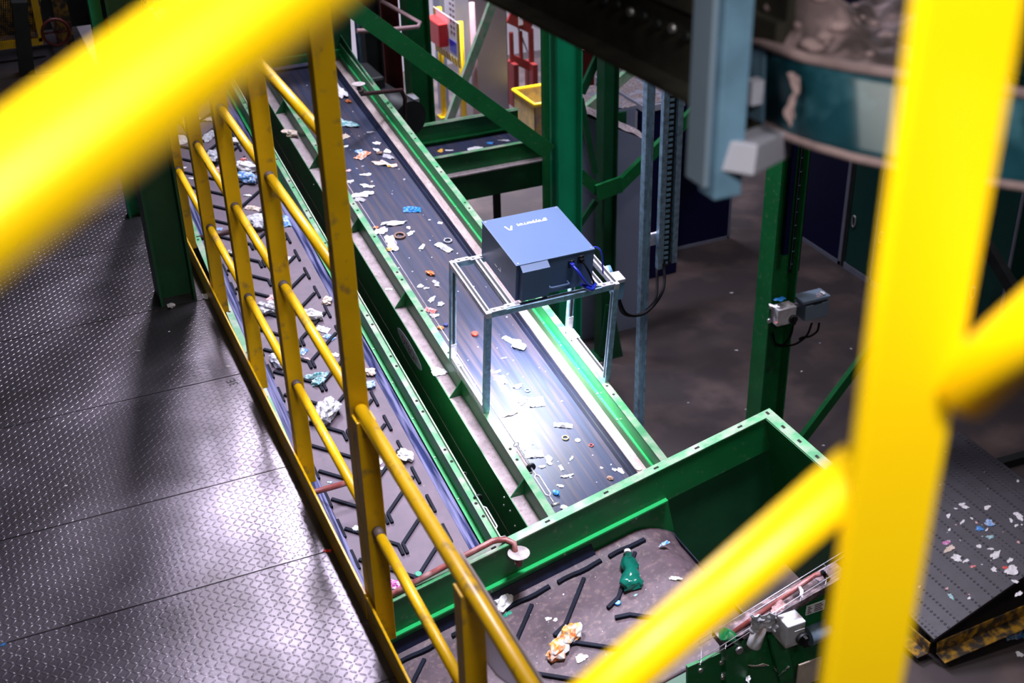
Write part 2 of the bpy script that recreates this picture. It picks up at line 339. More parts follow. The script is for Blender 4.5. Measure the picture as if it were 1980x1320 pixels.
# sheet hung over the second post of the low rail
def tarp(u, v):
    y = 3.09-u*1.5; dep = .30+.16*u+.05*math.sin(u*14)
    x = XR+.036+.016*math.sin(u*22+v*2)*v+.03*v*v
    return Vector((x, y-.05*v*u, ZW+1.115-v*dep))
nt = M['tarp'].node_tree; tl = nt.nodes.new('ShaderNodeBsdfTranslucent'); tl.inputs[0].default_value = (.75, .70, .76, 1); mxs = nt.nodes.new('ShaderNodeMixShader'); mxs.inputs[0].default_value = .55
nt.links.new(nt.nodes['Principled BSDF'].outputs[0], mxs.inputs[1]); nt.links.new(tl.outputs[0], mxs.inputs[2]); nt.links.new(mxs.outputs[0], nt.nodes['Material Output'].inputs[0])
t = MB().grid(tarp, 26, 20).build('tarpaulin', M['tarp'], solid=.003)
tag(t, 'grey grimy sheet hanging on the outer side of the low yellow rail', 'sheet')

# ================================================================== foreground hand rail (close to the camera, out of focus)
fg = thing('hand_rail', 'large blurred bright yellow hand rail in front of the camera', 'railing', at_d(1700, 1300, 1.0)-Vector((0, 0, .6)))
a1, a2 = at_d(-260, 580, .475), at_d(640, -96, .60)
MB().tube([a1+(a1-a2)*.8, a1, a2, a2+(a2-a1)*.3], .0255, 28).build('top_rail', M['yellow_clean'], fg)
m1, m2 = at_d(1000, 1480, 1.22), at_d(1668, 902, 1.07)
MB().tube([m1+(m1-m2)*.6, m1, m2], .0245, 24).build('mid_rail', M['yellow_clean'], fg)
s1, s2 = at_d(1858, 752, 1.04), at_d(2080, 568, .95)
MB().tube([s1, s2, s2+(s2-s1)], .029, 24).build('mid_rail', M['yellow_clean'], fg)
pc = at_d(1783, 660, 1.0)
MB().box((pc.x-.053, pc.y-.006, pc.z-.8), (pc.x+.039, pc.y+.006, pc.z+.62), .002).build('post', M['yellow_clean'], fg)

# ================================================================== chevron belt conveyor (beside the guard rail)
S0, S1 = 4.745, 17.0
def prof(mb, pts, s0, s1): return mb.prism([(x, s0, n) for x, n in pts], (0, s1-s0, 0))
def channel(root, xin, sgn, name='side_frame', wall=None, flange=None, lip=None, d=.132, fw=.05, lw=.027, s0=S0, s1=S1, lipw=.03):
    # side channel: web facing the belt, flange outward at the top, lip toward the belt at the foot
    w = prof(MB(), [(xin, -.001), (xin+sgn*.006, -.001), (xin+sgn*.006, -.36), (xin, -.36)], s0, s1).build(name, wall or M['green_dark'], root)
    f = prof(MB(), [(xin, 0), (xin+sgn*fw, 0), (xin+sgn*fw, -.007), (xin, -.007)], s0, s1).build('flange', flange or M['green_dusty_lit'], w)
    l = prof(MB(), [(xin, -d), (xin-sgn*lw, -d), (xin-sgn*lw, -d-.008), (xin, -d-.008)], s0, s1).build('lip', lip or M['green_bright'], w)
    return w, f, l
def bolts(root, xs, ss, n, r=.008, h=.006, name='bolt', m=None, mb=None):
    b = MB()
    for x in xs:
        for s in ss: b.cyl((x, s, n), (x, s, n+h), r, 8)
    return b.build(name, m or M['bolt'], root)
def frange(a, b, st):
    while a < b: yield a; a += st
cv = thing('belt_conveyor', 'belt conveyor with V shaped black cleats running beside the yellow guard rail', 'conveyor', M=MB_.copy(), world=False)
w, f, l = channel(cv, 2.149, 1, wall=M['green'], flange=M['green_dusty_lit'], lip=M['green_bright'])
bolts(f, (2.172,), list(frange(5.0, 16, .53))+list(frange(5.12, 16, .53)), -.001, .011, .0025, 'bolt_hole', M['hole'])
bolts(l, (2.136,), list(frange(4.9, 16, .42)), -.132, .0055, .005)
prof(MB(), [(2.188, .02), (2.196, .02), (2.196, -.3), (2.188, -.3)], S0, S1).build('edge_strip', M['green_pale'], cv)
w, f, l = channel(cv, 1.268, -1, wall=M['green_dark'], flange=M['green_dusty_lit'], lip=M['green_dark'])
bolts(f, (1.243,), list(frange(5.0, 16, .53)), -.001, .010, .0025, 'bolt_hole', M['hole'])
prof(MB(), [(2.118, -.152), (2.066, -.196), (2.060, -.206), (2.114, -.165)], S0, S1).build('skirt', M['rubber_blue'], cv)
prof(MB(), [(1.272, -.06), (1.276, -.06), (1.385, -.193), (1.379, -.197)], S0, S1).build('skirt', M['rubber_blue'], cv)
belt1 = prof(MB(), [(1.30, -.201), (2.14, -.201), (2.14, -.216), (1.30, -.216)], S0, S1).build('belt', M['belt_chev'], cv)
prof(MB(), [(1.28, -.5), (2.14, -.5), (2.14, -.53), (1.28, -.53)], S0, S1).build('return_belt', M['cleat_worn'], cv)
k = 0; s = 5.055-.281*3
def cl(a, b, m=None): MB().beam((a[0], a[1], -.194), (b[0], b[1], -.194), .021, .018, bev=.003).build('cleat', m or M['cleat'], belt1)
while s < 12.2:
    for sg, xc, xo in ((1, 1.699, 1.962), (-1, 1.671, 1.408)):
        mb = MB(); mb.beam((xc, s, -.192), (xc, s+.095, -.192), .020, .018, bev=.003); mb.beam((xc, s+.088, -.192), (xo, s+.345, -.192), .023, .018, bev=.003)
        mb.beam((xo+sg*.02, s+.27, -.192), (xo+sg*.021, s+.435, -.192), .020, .018, bev=.003)
        if s > 4.75: mb.build('cleat', M['cleat'], belt1)
    s += .281
# loose grit along the right edge of the chevron belt: nobody could count it
def grit(name, Mx, pts, n, parent=None, m=None, sz=(.002, .006), seed=1, label=None):
    r = random.Random(seed); b = MB()
    for i in range(n):
        x, y, z = pts(r); q = r.uniform(*sz); a = r.uniform(0, PI); M4 = Mx @ Matrix.Translation((x, y, z)) @ Matrix.Rotation(a, 4, 'Z')
        b.box((-q, -q*.6, 0), (q, q*.6, min(q*.35, .002)), 0, M4)
    o = b.build(name, m, parent)
    return o

# ================================================================== smooth belt conveyor
sm = thing('belt_conveyor', 'wide smooth black belt conveyor that passes under the slate blue scanner unit', 'conveyor', M=MB_.copy(), world=False)
prof(MB(), [(2.543, -.001), (2.549, -.001), (2.549, -.36), (2.543, -.36)], S0, S1).build('upper_plate', M['green'], sm)
fl = prof(MB(), [(2.540, 0), (2.592, 0), (2.592, -.007), (2.540, -.007)], S0, S1).build('flange', M['green_dusty_lit'], sm)
bolts(fl, (2.568,), list(frange(5.5, 16, .55))+list(frange(5.39, 16, 1.1)), -.001, .011, .0025, 'bolt_hole', M['hole'])
prof(MB(), [(2.451, -.145), (2.543, -.145), (2.543, -.155), (2.451, -.155)], S0, S1).build('ledge', M['ledge_dust'], sm)
pl = prof(MB(), [(2.447, -.143), (2.453, -.143), (2.453, -.60), (2.447, -.60)], S0, S1).build('outer_plate', M['green'], sm)
MB().box((2.4465, S0, -.458), (2.4475, S1, -.450)).build('edge_line', M['beige'], pl)
for s, n in ((5.30, -.21), (5.30, -.28), (5.20, -.24), (5.12, -.30), (8.9, -.2), (8.95, -.26), (9.1, -.2), (9.3, -.24), (8.7, -.3), (9.6, -.22)): MB().sphere((2.446, s, n), .008, 8).build('bolt', M['bolt'], pl)
for s in (5.218, 6.285, 7.438, 8.595, 9.75, 10.9):
    MB().prism([(2.452, s, -.145), (2.542, s, -.145), (2.542, s, -.012)], (0, .008, 0)).build('gusset', M['green'], sm)
w, f, l = channel(sm, 3.424, 1, wall=M['green_bright'], flange=M['green_dusty_lit'], lip=M['green_bright'], d=.100, fw=.055, lw=.020, s0=S0)
bolts(f, (3.452,), list(frange(5.75, 16, .66))+list(frange(5.85, 16, .66)), -.001, .010, .0025, 'bolt_hole', M['hole'])
bolts(l, (3.412,), list(frange(5.6, 16, .30)), -.100, .006, .006)
prof(MB(), [(3.405, -.10), (3.409, -.10), (3.409, -.2), (3.405, -.2)], S0, S1).build('lower_web', M['green'], sm)
prof(MB(), [(3.338, -.172), (3.406, -.164), (3.406, -.176), (3.338, -.182)], S0, S1).build('skirt_strip', M['beige'], sm)
prof(MB(), [(3.284, -.197), (3.300, -.182), (3.312, -.190), (3.326, -.176), (3.344, -.186), (3.344, -.21), (3.284, -.21)], S0, S1).build('rubber_edge', M['rubber_dark'], sm)
belt2 = prof(MB(), [(2.56, -.200), (3.38, -.200), (3.38, -.214), (2.56, -.214)], S0, S1).build('belt', M['belt_smooth'], sm)
prof(MB(), [(2.56, -.5), (3.38, -.5), (3.38, -.53), (2.56, -.53)], S0, S1).build('return_belt', M['cleat_worn'], sm)
# oval maker's plate on the outer plate
ov = MB()
pts = [(2.4445, 7.10+.27*math.cos(2*PI*i/40), -.285+.062*math.sin(2*PI*i/40)) for i in range(40)]
ov = ov.prism(pts, (.002, 0, 0)).build('name_plate', M['grey_lite'], pl); tag(ov, 'grey oval plate with dark capital letters')
Ml = Matrix.Translation((2.4435, 7.10, -.285)) @ Matrix(((0, 0, -1, 0), (-1, 0, 0, 0), (0, 1, 0, 0), (0, 0, 0, 1)))
text_mesh('OTECH', .098, .0006, 'lettering', M['letter_dark'], Ml @ Matrix.Translation((0, -.035, 0)), ov, 'CENTER')
# hopper hood at the far top end of the smooth belt
hd = thing('end_hood', 'dark green hood closing the far top end of the smooth belt', 'hood', M=MB_.copy(), world=False)
MB().box((2.53, 11.95, -.1), (3.56, 12.0, 1.0)).build('front_plate', M['green_dark'], hd)
MB().prism([(3.44, 10.9, .002), (3.44, 12.0, .002), (3.44, 12.0, .10)], (.012, 0, 0)).build('side_plate', M['green_dark'], hd)
MB().box((2.53, 11.9, -.13), (3.50, 11.94, -.05)).build('lower_strip', M['green'], hd)

# ================================================================== emergency pull cords along both belts
def cord(x, n, s_end, label, Mx=MB_):
    r = thing('pull_cord', label, 'pull cord', M=Mx.copy(), world=False)
    MB().tube([(x, s_end+.62, n), (x, 15.5, n)], .0026, 6).build('wire', M['wire'], r)
    MB().box((x-.030, s_end+.36, n-.055), (x+.012, s_end+.62, n-.043)).build('bracket', M['ledge_dust'], r)
    sp = MB(); pts = [(x+.008*math.cos(i*1.2), s_end+.40+.0022*i, n+.008*math.sin(i*1.2)) for i in range(90)]
    sp.tube(pts, .002, 5).build('spring', M['steel_bare'], r)
    MB().tube([(x+.018*math.cos(2*PI*i/16), s_end+.60, n+.018*math.sin(2*PI*i/16)) for i in range(16)], .0024, 6, closed=True).build('guide_ring', M['steel_bare'], r)
    MB().cyl((x, s_end+.372, n), (x, s_end+.357, n), .032, 20).build('washer', M['black'], r)
    tb = MB(); tb.tube([(x, s_end+.36, n), (x, s_end+.28, n)], .006, 8)
    for sg in (-1, 1): tb.tube([(x, s_end+.29, n), (x+sg*.017, s_end+.27, n), (x+sg*.017, s_end+.10, n), (x, s_end+.08, n)], .006, 8)
    tb.build('turnbuckle', M['galv_pale'], r)
    MB().tube([(x, s_end+.09, n), (x, s_end+.01, n)], .005, 8).build('eye_rod', M['bolt'], r)
    MB().cyl((x-.02, s_end, n), (x+.03, s_end, n), .011, 8).build('clevis', M['bolt'], r)
    return r
cord(2.640, -.04, 4.965, 'pull cord wire with spring and turnbuckle lying along the smooth belt edge')
cord(2.203, -.01, 4.80, 'pull cord wire with spring and turnbuckle over the gap beside the cleated belt')

# ================================================================== transverse conveyor and hopper (near end)
tr = thing('transverse_conveyor', 'green walled transverse conveyor with hopper across the near ends of both belts', 'conveyor', M=MT.copy(), world=False)
U0, U1 = -.95, 2.105
bw = MB().box((U0, -.055, -.52), (1.35, -.045, -.004)).build('back_wall', M['green'], tr)
MB().box((1.35, -.055, -.26), (U1, -.045, -.004)).build('back_wall', M['green'], tr)
MB().box((1.10, -.030, -1.2), (U1, -.020, -.05)).build('chute_plate', M['green_dark'], tr)
fl = MB().box((U0, -.062, -.006), (U1, .005, .004), .002).build('flange', M['green_dusty_lit'], tr)
for u in (-.30, .22, .58, .98, 1.33, 1.62, 1.93): MB().box((u-.016, -.037, .0035), (u+.016, -.022, .0055)).build('slot', M['hole'], fl)
MB().box((U0, -.085, -.243), (1.34, -.050, -.232)).build('rib', M['green_bright'], tr)
b = MB()
for u in (-.28, .12, .62, 1.12): b.sphere((u, -.058, -.275), .007, 8)
b.build('bolt', M['bolt'], tr)
# end wall of the hopper: level, so laid out with the incline taken off
ew = MB().box((U1-.010, -1.12, -1.3), (U1, -.0, -.004)).build('end_wall', M['green'], tr)
fl = MB().box((U1-.005, -1.12, -.006), (U1+.065, .005, .004), .002).build('flange', M['green_dusty_lit'], tr)
for y in (-.03, -.2, -.37, -.55): MB().box((U1+.02, y-.016, .0035), (U1+.036, y+.016, .0055)).build('slot', M['hole'], fl)
MB().box((U0, -1.17, -1.0), (U1, -1.15, -.40)).build('front_wall', M['green_dark'], tr)
MB().box((U0, -1.22, -.408), (U1, -1.15, -.398)).build('front_flange', M['green_dark'], tr)
# rubber skirt and belt
MB().prism([(U0, -.06, -.30), (U0, -.052, -.30), (U0, -.085, -.405), (U0, -.10, -.40)], (1.75, 0, 0)).build('skirt', M['rubber_dark'], tr)
def tbelt(u, v):
    x = U0+u*(1.16-U0+.18); y = -.06-v*1.08
    over = max(0, x-1.06); n = -.40-(over*over*2.2 if over < .3 else 0)
    lift = .035*max(0, (-.10-(-.06-v*1.08)) < 0 and 1 or 0)
    return Vector((x, y, n+(.035*(1-min(1, v/.10)) if v < .10 else 0)))
tb_ = MB().grid(tbelt, 46, 30).build('belt', M['belt_trans'], tr, solid=.012)
MB().prism([(1.33, -.06, -.52), (1.33, -1.14, -.52), (1.30, -1.14, -.9), (1.30, -.06, -.9)], (.006, 0, 0)).build('head_drum', M['rubber_dark'], tr)
u = .657-.355*4
while u < 1.22:
    for sg in (1, -1):
        yc = -.545; y = lambda d: yc+sg*d
        mb = MB(); nn = -.384
        bent = lambda a: -.40-max(0, a-1.06)**2*2.2+.014
        if sg == 1:
            st = 6
            for i in range(st):
                a0, a1 = u-.15+.30*i/st, u-.15+.30*(i+1)/st
                if a1 < 1.16: mb.beam((a0, -.145+.005*math.sin(i*1.3), bent(a0)+.008), (a1, -.145+.005*math.sin((i+1)*1.3), bent(a1)+.008), .026, .02)
        if u < 1.12: mb.beam((u, y(.345), bent(u)), (u-.265, y(.075), bent(u-.265)), .024, .022, bev=.004)
        mb.beam((u-.26, y(.078), nn), (u-.35, y(.045), nn), .026, .022, bev=.004)
        mb.build('cleat', M['cleat'], tb_)
    u += .355
grit('grit', Matrix.Identity(4), lambda r: (r.uniform(.0, 1.08), -.078+r.gauss(0, .010), -.375), 420, tr, S['cream'], (.0015, .005), 3)['kind'] = 'stuff'

# ================================================================== red sprinkler pipes with disc heads
def sprinkler(path, r, disc_c, disc_r, nozzle_len, label, m=M['copper'], tilt=(0, 0, 1)):
    rt = thing('sprinkler', label, 'sprinkler', path[0])
    MB().tube(path, r, 14).build('pipe', m, rt)
    e = Vector(path[-1]); c = Vector(disc_c)
    MB().tube([e+(Vector(path[-2])-e).normalized()*.05, e], r*1.25, 14).build('elbow', m, rt)
    MB().cyl(c, c+Vector(tilt)*.006, disc_r, 30).build('disc', M['disc'], rt)
    nz = MB(); nz.tube([c, c-Vector((0, 0, nozzle_len))], [.014, .02], 12); nz.build('nozzle', m, rt)
    fr = MB()
    for sg in (-1, 1): fr.tube([c+Vector((sg*.024, 0, 0)), c+Vector((sg*.026, 0, -nozzle_len*.8)), c+Vector((sg*.01, 0, -nozzle_len))], .004, 6)
    fr.build('guard', M['steel_bare'], rt); return rt
y = 5.395
A = at_y(640, 1217, y); B = at_y(952, 1052, y); Cc = at_y(985, 1050, y); D = at_y(1003, 1070, 5.30)
A, B, Cc = A+Vector((0, 0, .022)), B+Vector((0, 0, .022)), Cc+Vector((0, 0, .034))
sprinkler([A, B, B.lerp(Cc, .3)+Vector((0, 0, .004)), Cc-Vector((.02, 0, 0)), Vector((Cc.x+.008, 5.345, Cc.z)), Vector((D.x-.012, 5.318, D.z-.02)), D-Vector((0, 0, .075))], .0185, D+Vector((0, 0, .0)), .066, .085, 'oxide red sprinkler pipe with a dusty round disc above the near hopper wall')
yb = 11.0
A = at_y(783, 262, yb+.3); B = at_y(783, 190, yb+.3); B2 = at_y(776, 174, yb+.25); Cc = at_y(700, 182, yb-.2); D = at_y(693, 163, yb-.3)
sprinkler([A, B, B2, Cc, Cc.lerp(D, .5)], .021, D, .062, .05, 'dark sprinkler pipe with a disc reaching over the far part of the smooth belt', M['copper_dark'])
Ps = [on_plane(590, 956, MB_, -.02), on_plane(700, 925, MB_, -.02)]
p = MB().tube([Ps[0]+(Ps[0]-Ps[1])*.3, Ps[0], Ps[1]], .019, 12).build('pipe', M['copper'], None); tag(p, 'reddish brown pipe crossing low over the cleated belt near the nearest tall post', 'pipe')
Ps = [on_plane(380, 462, MB_, -.02), on_plane(455, 446, MB_, -.02)]
p = MB().tube([Ps[0], Ps[1]], .022, 12).build('pipe', M['copper_dark'], None); tag(p, 'dark pipe crossing the cleated belt far along by the distant posts', 'pipe')

# ================================================================== gantry frame and scanner unit over the smooth belt
gf = thing('gantry_frame', 'galvanised strut frame standing on both sides of the smooth belt', 'frame', M=MB_ @ Matrix.Translation((3.02, 6.2, 0)), world=False)
def G(x, s, n): return Vector((x-3.02, s-6.2, n))
sw = .041
def strut(name, a, b, up, m=None, open_side=True):
    o = MB().beam(a, b, sw, sw, up, bev=.003).build(name, m or M['galv'], gf)
    t = (Vector(b)-Vector(a)).normalized(); u = Vector(up).normalized()
    if open_side:      # the dark slot of the strut with its two pale lips
        c = MB().beam(Vector(a)+u*(sw/2+.0004)+t*.03, Vector(b)+u*(sw/2+.0004)-t*.03, .018, .0008, up).build('slot', M['black'], o)
    return o
XL, XRR, SF, SB, HT = 2.565, 3.475, 5.905, 6.515, .806
for x, s, up in ((XL, SF, (1, 0, 0)), (XL, SB, (0, -1, 0)), (XRR, SF, (-1, 0, 0)), (XRR, SB, (0, -1, 0))):
    strut('leg', G(x, s, 0), G(x, s, HT-.02), up)
for x in (XL, XRR): strut('side_rail', G(x, SF-.02, HT), G(x, SB+.02, HT), (0, 0, 1), M['galv_pale'])
for x in (XL, XRR): strut('foot_rail', G(x, SF+.02, .021), G(x, SB-.02, .021), (0, 0, 1), M['galv_pale'])
for s in (SF, SB): strut('cross_rail', G(XL+.02, s, HT), G(XRR-.02, s, HT), (0, 0, 1), M['galv'], True)
for x in (2.735, 3.375): strut('bearer_rail', G(x, SF, HT+.001), G(x, SB, HT+.001), (0, 0, 1), M['galv_pale'])
for x, s in ((XL+.07, SF), (XL+.07, SB), (2.735, SF+.01), (2.735, SB-.01), (XRR-.06, SF), (3.375, SB)):
    pt = MB().box(G(x-.05, s-.02, HT+.0205), G(x+.05, s+.02, HT+.0265), .002).build('joint_plate', M['galv_pale'], gf)
    b = MB()
    for dx in (-.028, .028): b.cyl(G(x+dx, s, HT+.026), G(x+dx, s, HT+.034), .011, 6)
    b.build('bolt', M['bolt'], pt)
for x, s in ((XL, SB-.09), (XRR, SB-.09)):
    pt = MB().box(G(x-.021, s-.055, .042), G(x+.021, s+.055, .048)).build('joint_plate', M['galv_pale'], gf)
    MB().box(G(x-.021, SB-.024, .04), G(x+.021, SB-.018, .15)).build('joint_upright', M['galv_pale'], pt)
    b = MB()
    for ds in (-.03, .03): b.cyl(G(x, s+ds, .048), G(x, s+ds, .056), .011, 6)
    b.build('bolt', M['bolt'], pt)
un = thing('scanner_unit', 'slate blue metal scanner box lying on top of the galvanised frame', 'machine', M=MB_ @ Matrix.Translation((3.045, 6.23, HT+.022)), world=False)
def U(x, s, n): return (x-3.045, s-6.23, n-HT-.022)
BX0, BX1, BS0, BS1, BN0, BN1 = 2.768, 3.322, 5.945, 6.515, HT+.022, 1.100
MB().box(U(BX0+.003, BS0+.003, BN0), U(BX1-.003, BS1-.003, BN1-.008), .003).build('body', M['unit_side'], un)
lid = MB().box(U(BX0, BS0, BN1-.010), U(BX1, BS1, BN1), .002).build('lid', M['unit_top'], un)
b = MB()
for x in (BX0+.02, BX1-.02):
    for s in (BS0+.02, BS1-.02): b.cyl(U(x, s, BN1), U(x, s, BN1+.002), .006, 8)
b.build('screw', M['bolt'], lid)
cvr = MB(); cvr.prism([U(2.795, BS0, HT+.03), U(2.795, BS0, BN1-.006), U(2.795, BS0-.045, BN1-.032), U(2.795, BS0-.045, HT+.045)], (.190, 0, 0)); cvr.build('vent_cover', M['unit_side'], un)
hx0, hx1, hn = 3.00, 3.135, HT+.09
MB().tube([U(hx0, BS0, hn), U(hx0, BS0-.028, hn), U(hx0+.012, BS0-.036, hn), U(hx1-.012, BS0-.036, hn), U(hx1, BS0-.028, hn), U(hx1, BS0, hn)], .007, 10).build('handle', M['unit_side'], un)
b = MB()
for x, s in ((BX0-.0005, 6.20), (BX0-.0005, 6.26)): b.box(U(x-.0008, s-.02, HT+.10), U(x+.001, s+.02, HT+.105))
b.box(U(BX0-.0013, 6.18, HT+.10), U(BX0+.001, 6.186, HT+.13)); b.build('panel_mark', M['letter'], un)
for i, (x, n) in enumerate(((3.155, BN1-.075), (3.222, BN1-.055))):
    c = MB().box(U(x-.022, BS0-.006, n-.028), U(x+.022, BS0+.002, n+.028), .002).build('socket', M['black'], un)
    MB().box(U(x-.014, BS0-.030, n-.013), U(x+.014, BS0-.004, n+.013), .004).build('plug', M['cable_blue'] if i == 0 else M['cable_black'], c)
    MB().cyl(U(x, BS0-.008, n+.024), U(x, BS0-.004, n+.024), .004, 8).build('screw', M['bolt'], c)
# lettering on the lid, read from the far side, with a small feather mark
Mx = Matrix.Translation(U(2.985+.20, 6.395, BN1+.0006)) @ Matrix.Rotation(PI-.02, 4, 'Z')
text_mesh('greyparrot', .050, .0003, 'lettering', M['letter'], Mx, lid)
fm = MB()
def feather(pts): fm.prism([U(x, s, BN1+.0003) for x, s in pts], (0, 0, .0006))
ox, os_ = 2.905, 6.36
feather([(ox-.026, os_+.036), (ox-.017, os_+.042), (ox-.004, os_-.008), (ox-.010, os_-.016)])
feather([(ox+.020, os_+.034), (ox+.030, os_+.030), (ox+.010, os_-.018), (ox-.006, os_-.016)])
fm.build('emblem', M['letter'], lid)
def loop(name, pts, r, m, label, n=24):
    # Catmull-Rom through the points
    P = [Vector(p) for p in pts]; P = [P[0]*2-P[1]]+P+[P[-1]*2-P[-2]]; out = []
    for i in range(1, len(P)-2):
        for k in range(8):
            t = k/8; a, b_, c, d = P[i-1:i+3]
            out.append(.5*((2*b_)+(c-a)*t+(2*a-5*b_+4*c-d)*t*t+(3*b_-a-3*c+d)*t**3))
    out.append(P[-2])
    o = MB().tube(out, r, 8).build(name, m); tag(o, label, 'cable'); return o
W = lambda x, s, n: MB_ @ Vector((x, s, n))
loop('cable', [W(3.155, BS0-.03, BN1-.075), W(3.175, BS0-.07, BN1-.10), W(3.215, BS0-.09, BN1-.17), W(3.27, BS0-.06, BN1-.235), W(3.31, BS0-.03, HT+.03)], .0095, M['cable_blue'], 'blue cable hanging from the left socket of the scanner box')
loop('cable', [W(3.200, BS0-.075, BN1-.20), W(3.235, BS0-.085, BN1-.225), W(3.27, BS0-.085, BN1-.25), W(3.30, BS0-.06, HT+.035), W(3.33, BS0-.02, HT+.03)], .013, M['cable_blue'], 'short looped blue cable bundle at the front edge of the frame under the scanner')
loop('cable', [W(3.222, BS0-.03, BN1-.055), W(3.245, BS0-.06, BN1-.10), W(3.285, BS0-.05, BN1-.18), W(3.325, BS0-.02, HT+.035)], .007, M['cable_black'], 'black cable hanging from the right socket of the scanner box')
loop('cable', [W(BX1+.002, 6.02, BN1-.06), W(BX1+.05, 6.03, BN1-.05), W(BX1+.085, 6.01, BN1-.09), W(BX1+.10, 5.99, HT+.05)], .006, M['cable_blue'], 'thin blue cable arching from the right side of the scanner box')
jb = thing('junction_box', 'pale grey junction box fixed to the right end of the galvanised frame', 'box', M=MB_ @ Matrix.Translation((3.53, 5.98, HT-.12)), world=False)
MB().box((-.028, -.05, -.03), (.032, .05, .13), .006).build('body', M['galv_blue'], jb)
MB().box((-.030, -.052, .105), (.034, .052, .135), .006).build('lid', M['galv_pale'], jb)
MB().cyl((0, .09, .06), (0, .16, .10), .03, 14).build('gland', M['galv_blue'], jb)
# scanner's own lamps shine down on to the belt
l = bpy.data.lights.new('scanner_lamp', 'AREA'); l.shape = 'RECTANGLE'; l.size = .45; l.size_y = .12; l.energy = 46; l.color = (.93, .97, 1.0); l.spread = math.radians(104)
lo = bpy.data.objects.new('scanner_lamp', l); C.objects.link(lo); lo.matrix_world = MB_ @ Matrix.Translation((3.02, 6.44, HT-.03)) @ Matrix.Rotation(math.radians(-10), 4, 'X')

# ================================================================== building steel
def column(label, base, d, w, h, along='x', m='green', name='steel_column', plate=True, top=None):
    r = thing(name, label, 'column', (base[0], base[1], 0))
    MB().hsec((base[0], base[1], base[2] if len(base) > 2 else 0), (base[0], base[1], h), w, d, along=along).build('shaft', M[m], r)
    if plate: MB().box((base[0]-d*.8, base[1]-w*.8, (base[2] if len(base) > 2 else 0)), (base[0]+d*.8, base[1]+w*.8, (base[2] if len(base) > 2 else 0)+.02)).build('base_plate', M[m], r)
    return r
def xa(px, py, y): return at_y(px, py, y).x
xc = xa(1094, 350, 11.6)
ca = column('broad blue green steel column right behind the scanner unit', (xc, 11.6), .285, .24, 12.5, m='green_teal')
MB().box((xc-.24, 11.63, 0), (xc-.175, 11.70, 12.5)).build('side_post', M['green'], ca)
xb = xa(1172, 400, 12.3)
cb = column('dark green column with bracing hub in front of the grey dust topped machine', (xb, 12.3), .19, .19, 9.5, m='green_dark')
hub = at_y(1178, 368, 12.15)
MB().beam(hub+Vector((-.17, 0, 0)), hub+Vector((.16, 0, .05)), .04, .20).build('hub_plate', M['green'], cb)
MB().beam(at_y(1178, 672, 12.1), at_y(1178, 600, 12.1), .03, .03).build('stiffener', M['green_dark'], cb)
MB().prism([at_y(1158, 690, 12.15), at_y(1205, 690, 12.15), at_y(1186, 590, 12.15), at_y(1172, 590, 12.15)], (0, .02, 0)).build('base_gusset', M['green_dark'], cb)
def brace(label, p1, p2, y, w, h, m='green', y2=None, dust=None):
    a, b = at_y(*p1, y), at_y(*p2, y2 or y)
    r = MB().beam(a, b, h, w, up=(0, 1, 0), bev=.004) if False else MB().beam(a, b, w, h, up=(0, -1, .0))
    o = r.build('brace', M[m]); tag(o, label, 'brace'); return o
brace('long green diagonal brace running from the upper left down to the broad column', (560, -72), (1060, 292), 11.5, .175, .10)
brace('dark thin brace rising left of the hub column to the broad column', (1150, 335), (1122, 190), 12.28, .07, .05, 'green_dark')
brace('short thick brace from the hub to the broad column', (1160, 372), (1118, 334), 12.22, .13, .06, 'green')
brace('green brace from the hub rising right behind the galvanised posts', (1192, 364), (1400, 160), 12.22, .14, .07, 'green')
brace('thin brace falling left from under the hub', (1152, 388), (1116, 440), 12.26, .07, .05, 'green_dark')
brace('dusty pale topped brace behind the hub column crossing the grey machine', (1130, 216), (1250, 110), 13.2, .12, .08, 'green_pale')
brace('dark steep brace at the top beside the hub column', (1124, 180), (1165, 90), 12.6, .09, .05, 'green_dark')
brace('pale green slanted brace in front of the light grey cabinet', (962, -20), (862, 250), 16.5, .12, .08, 'green_pale')
column('green column behind the transverse belt with a small box at its side', (xa(808, 120, 15.0), 15.0), .30, .26, 12.5, m='green')
column('maroon steel column behind the far end of the smooth belt', (xa(754, 100, 15.6), 15.6), .24, .24, 12.5, m='maroon')
column('almost black column left of the maroon column', (xa(718, 80, 15.0), 15.0), .22, .22, 12.5, m='dark_steel')
Pb = at_z(349, 577, ZW)
column('big dark green column standing on the walkway by the guard rail', (Pb.x-.02, Pb.y+.06, ZW), .23, .26, 9.5, m='green_dark', plate=False)
Pb = at_z(264, 414, ZW)
column('thin blue green column on the walkway behind the big dark one', (Pb.x, Pb.y, ZW), .12, .12, 8.5, m='green_teal', plate=False)
# right hand column with cable tray and switch boxes
YC = 9.2
xr = xa(1497, 600, YC)
cr = column('green column with cable tray standing behind the hopper', (xr, YC), .30, .25, 9.5, m='green')
p = [at_y(1507, 560, YC-.05).x, at_y(1524, 560, YC-.05).x, at_y(1534, 560, YC-.05).x]
ct = thing('cable_ladder', 'narrow wire cable ladder with a blue conduit running down the green column', 'cable tray', (p[1], YC-.07, 3))
MB().box((p[0]-.028, YC-.10, 2.75), (p[0]+.028, YC-.05, 9)).build('conduit', M['navy'], ct)
wm = MB()
for x in (p[1], p[1]+.05, p[2]+.02): wm.cyl((x, YC-.05, 2.55), (x, YC-.05, 9), .003, 6)
wm.build('wire', M['galv'], ct)
for i in range(46): MB().cyl((p[1], YC-.05, 2.6+i*.14), (p[2]+.02, YC-.05, 2.6+i*.14), .003, 6).build('rung', M['galv'], ct)
MB().box((p[1], YC-.045, 2.5), (p[2]+.05, YC-.03, 9)).build('back_strip', M['black'], ct)
b = MB()
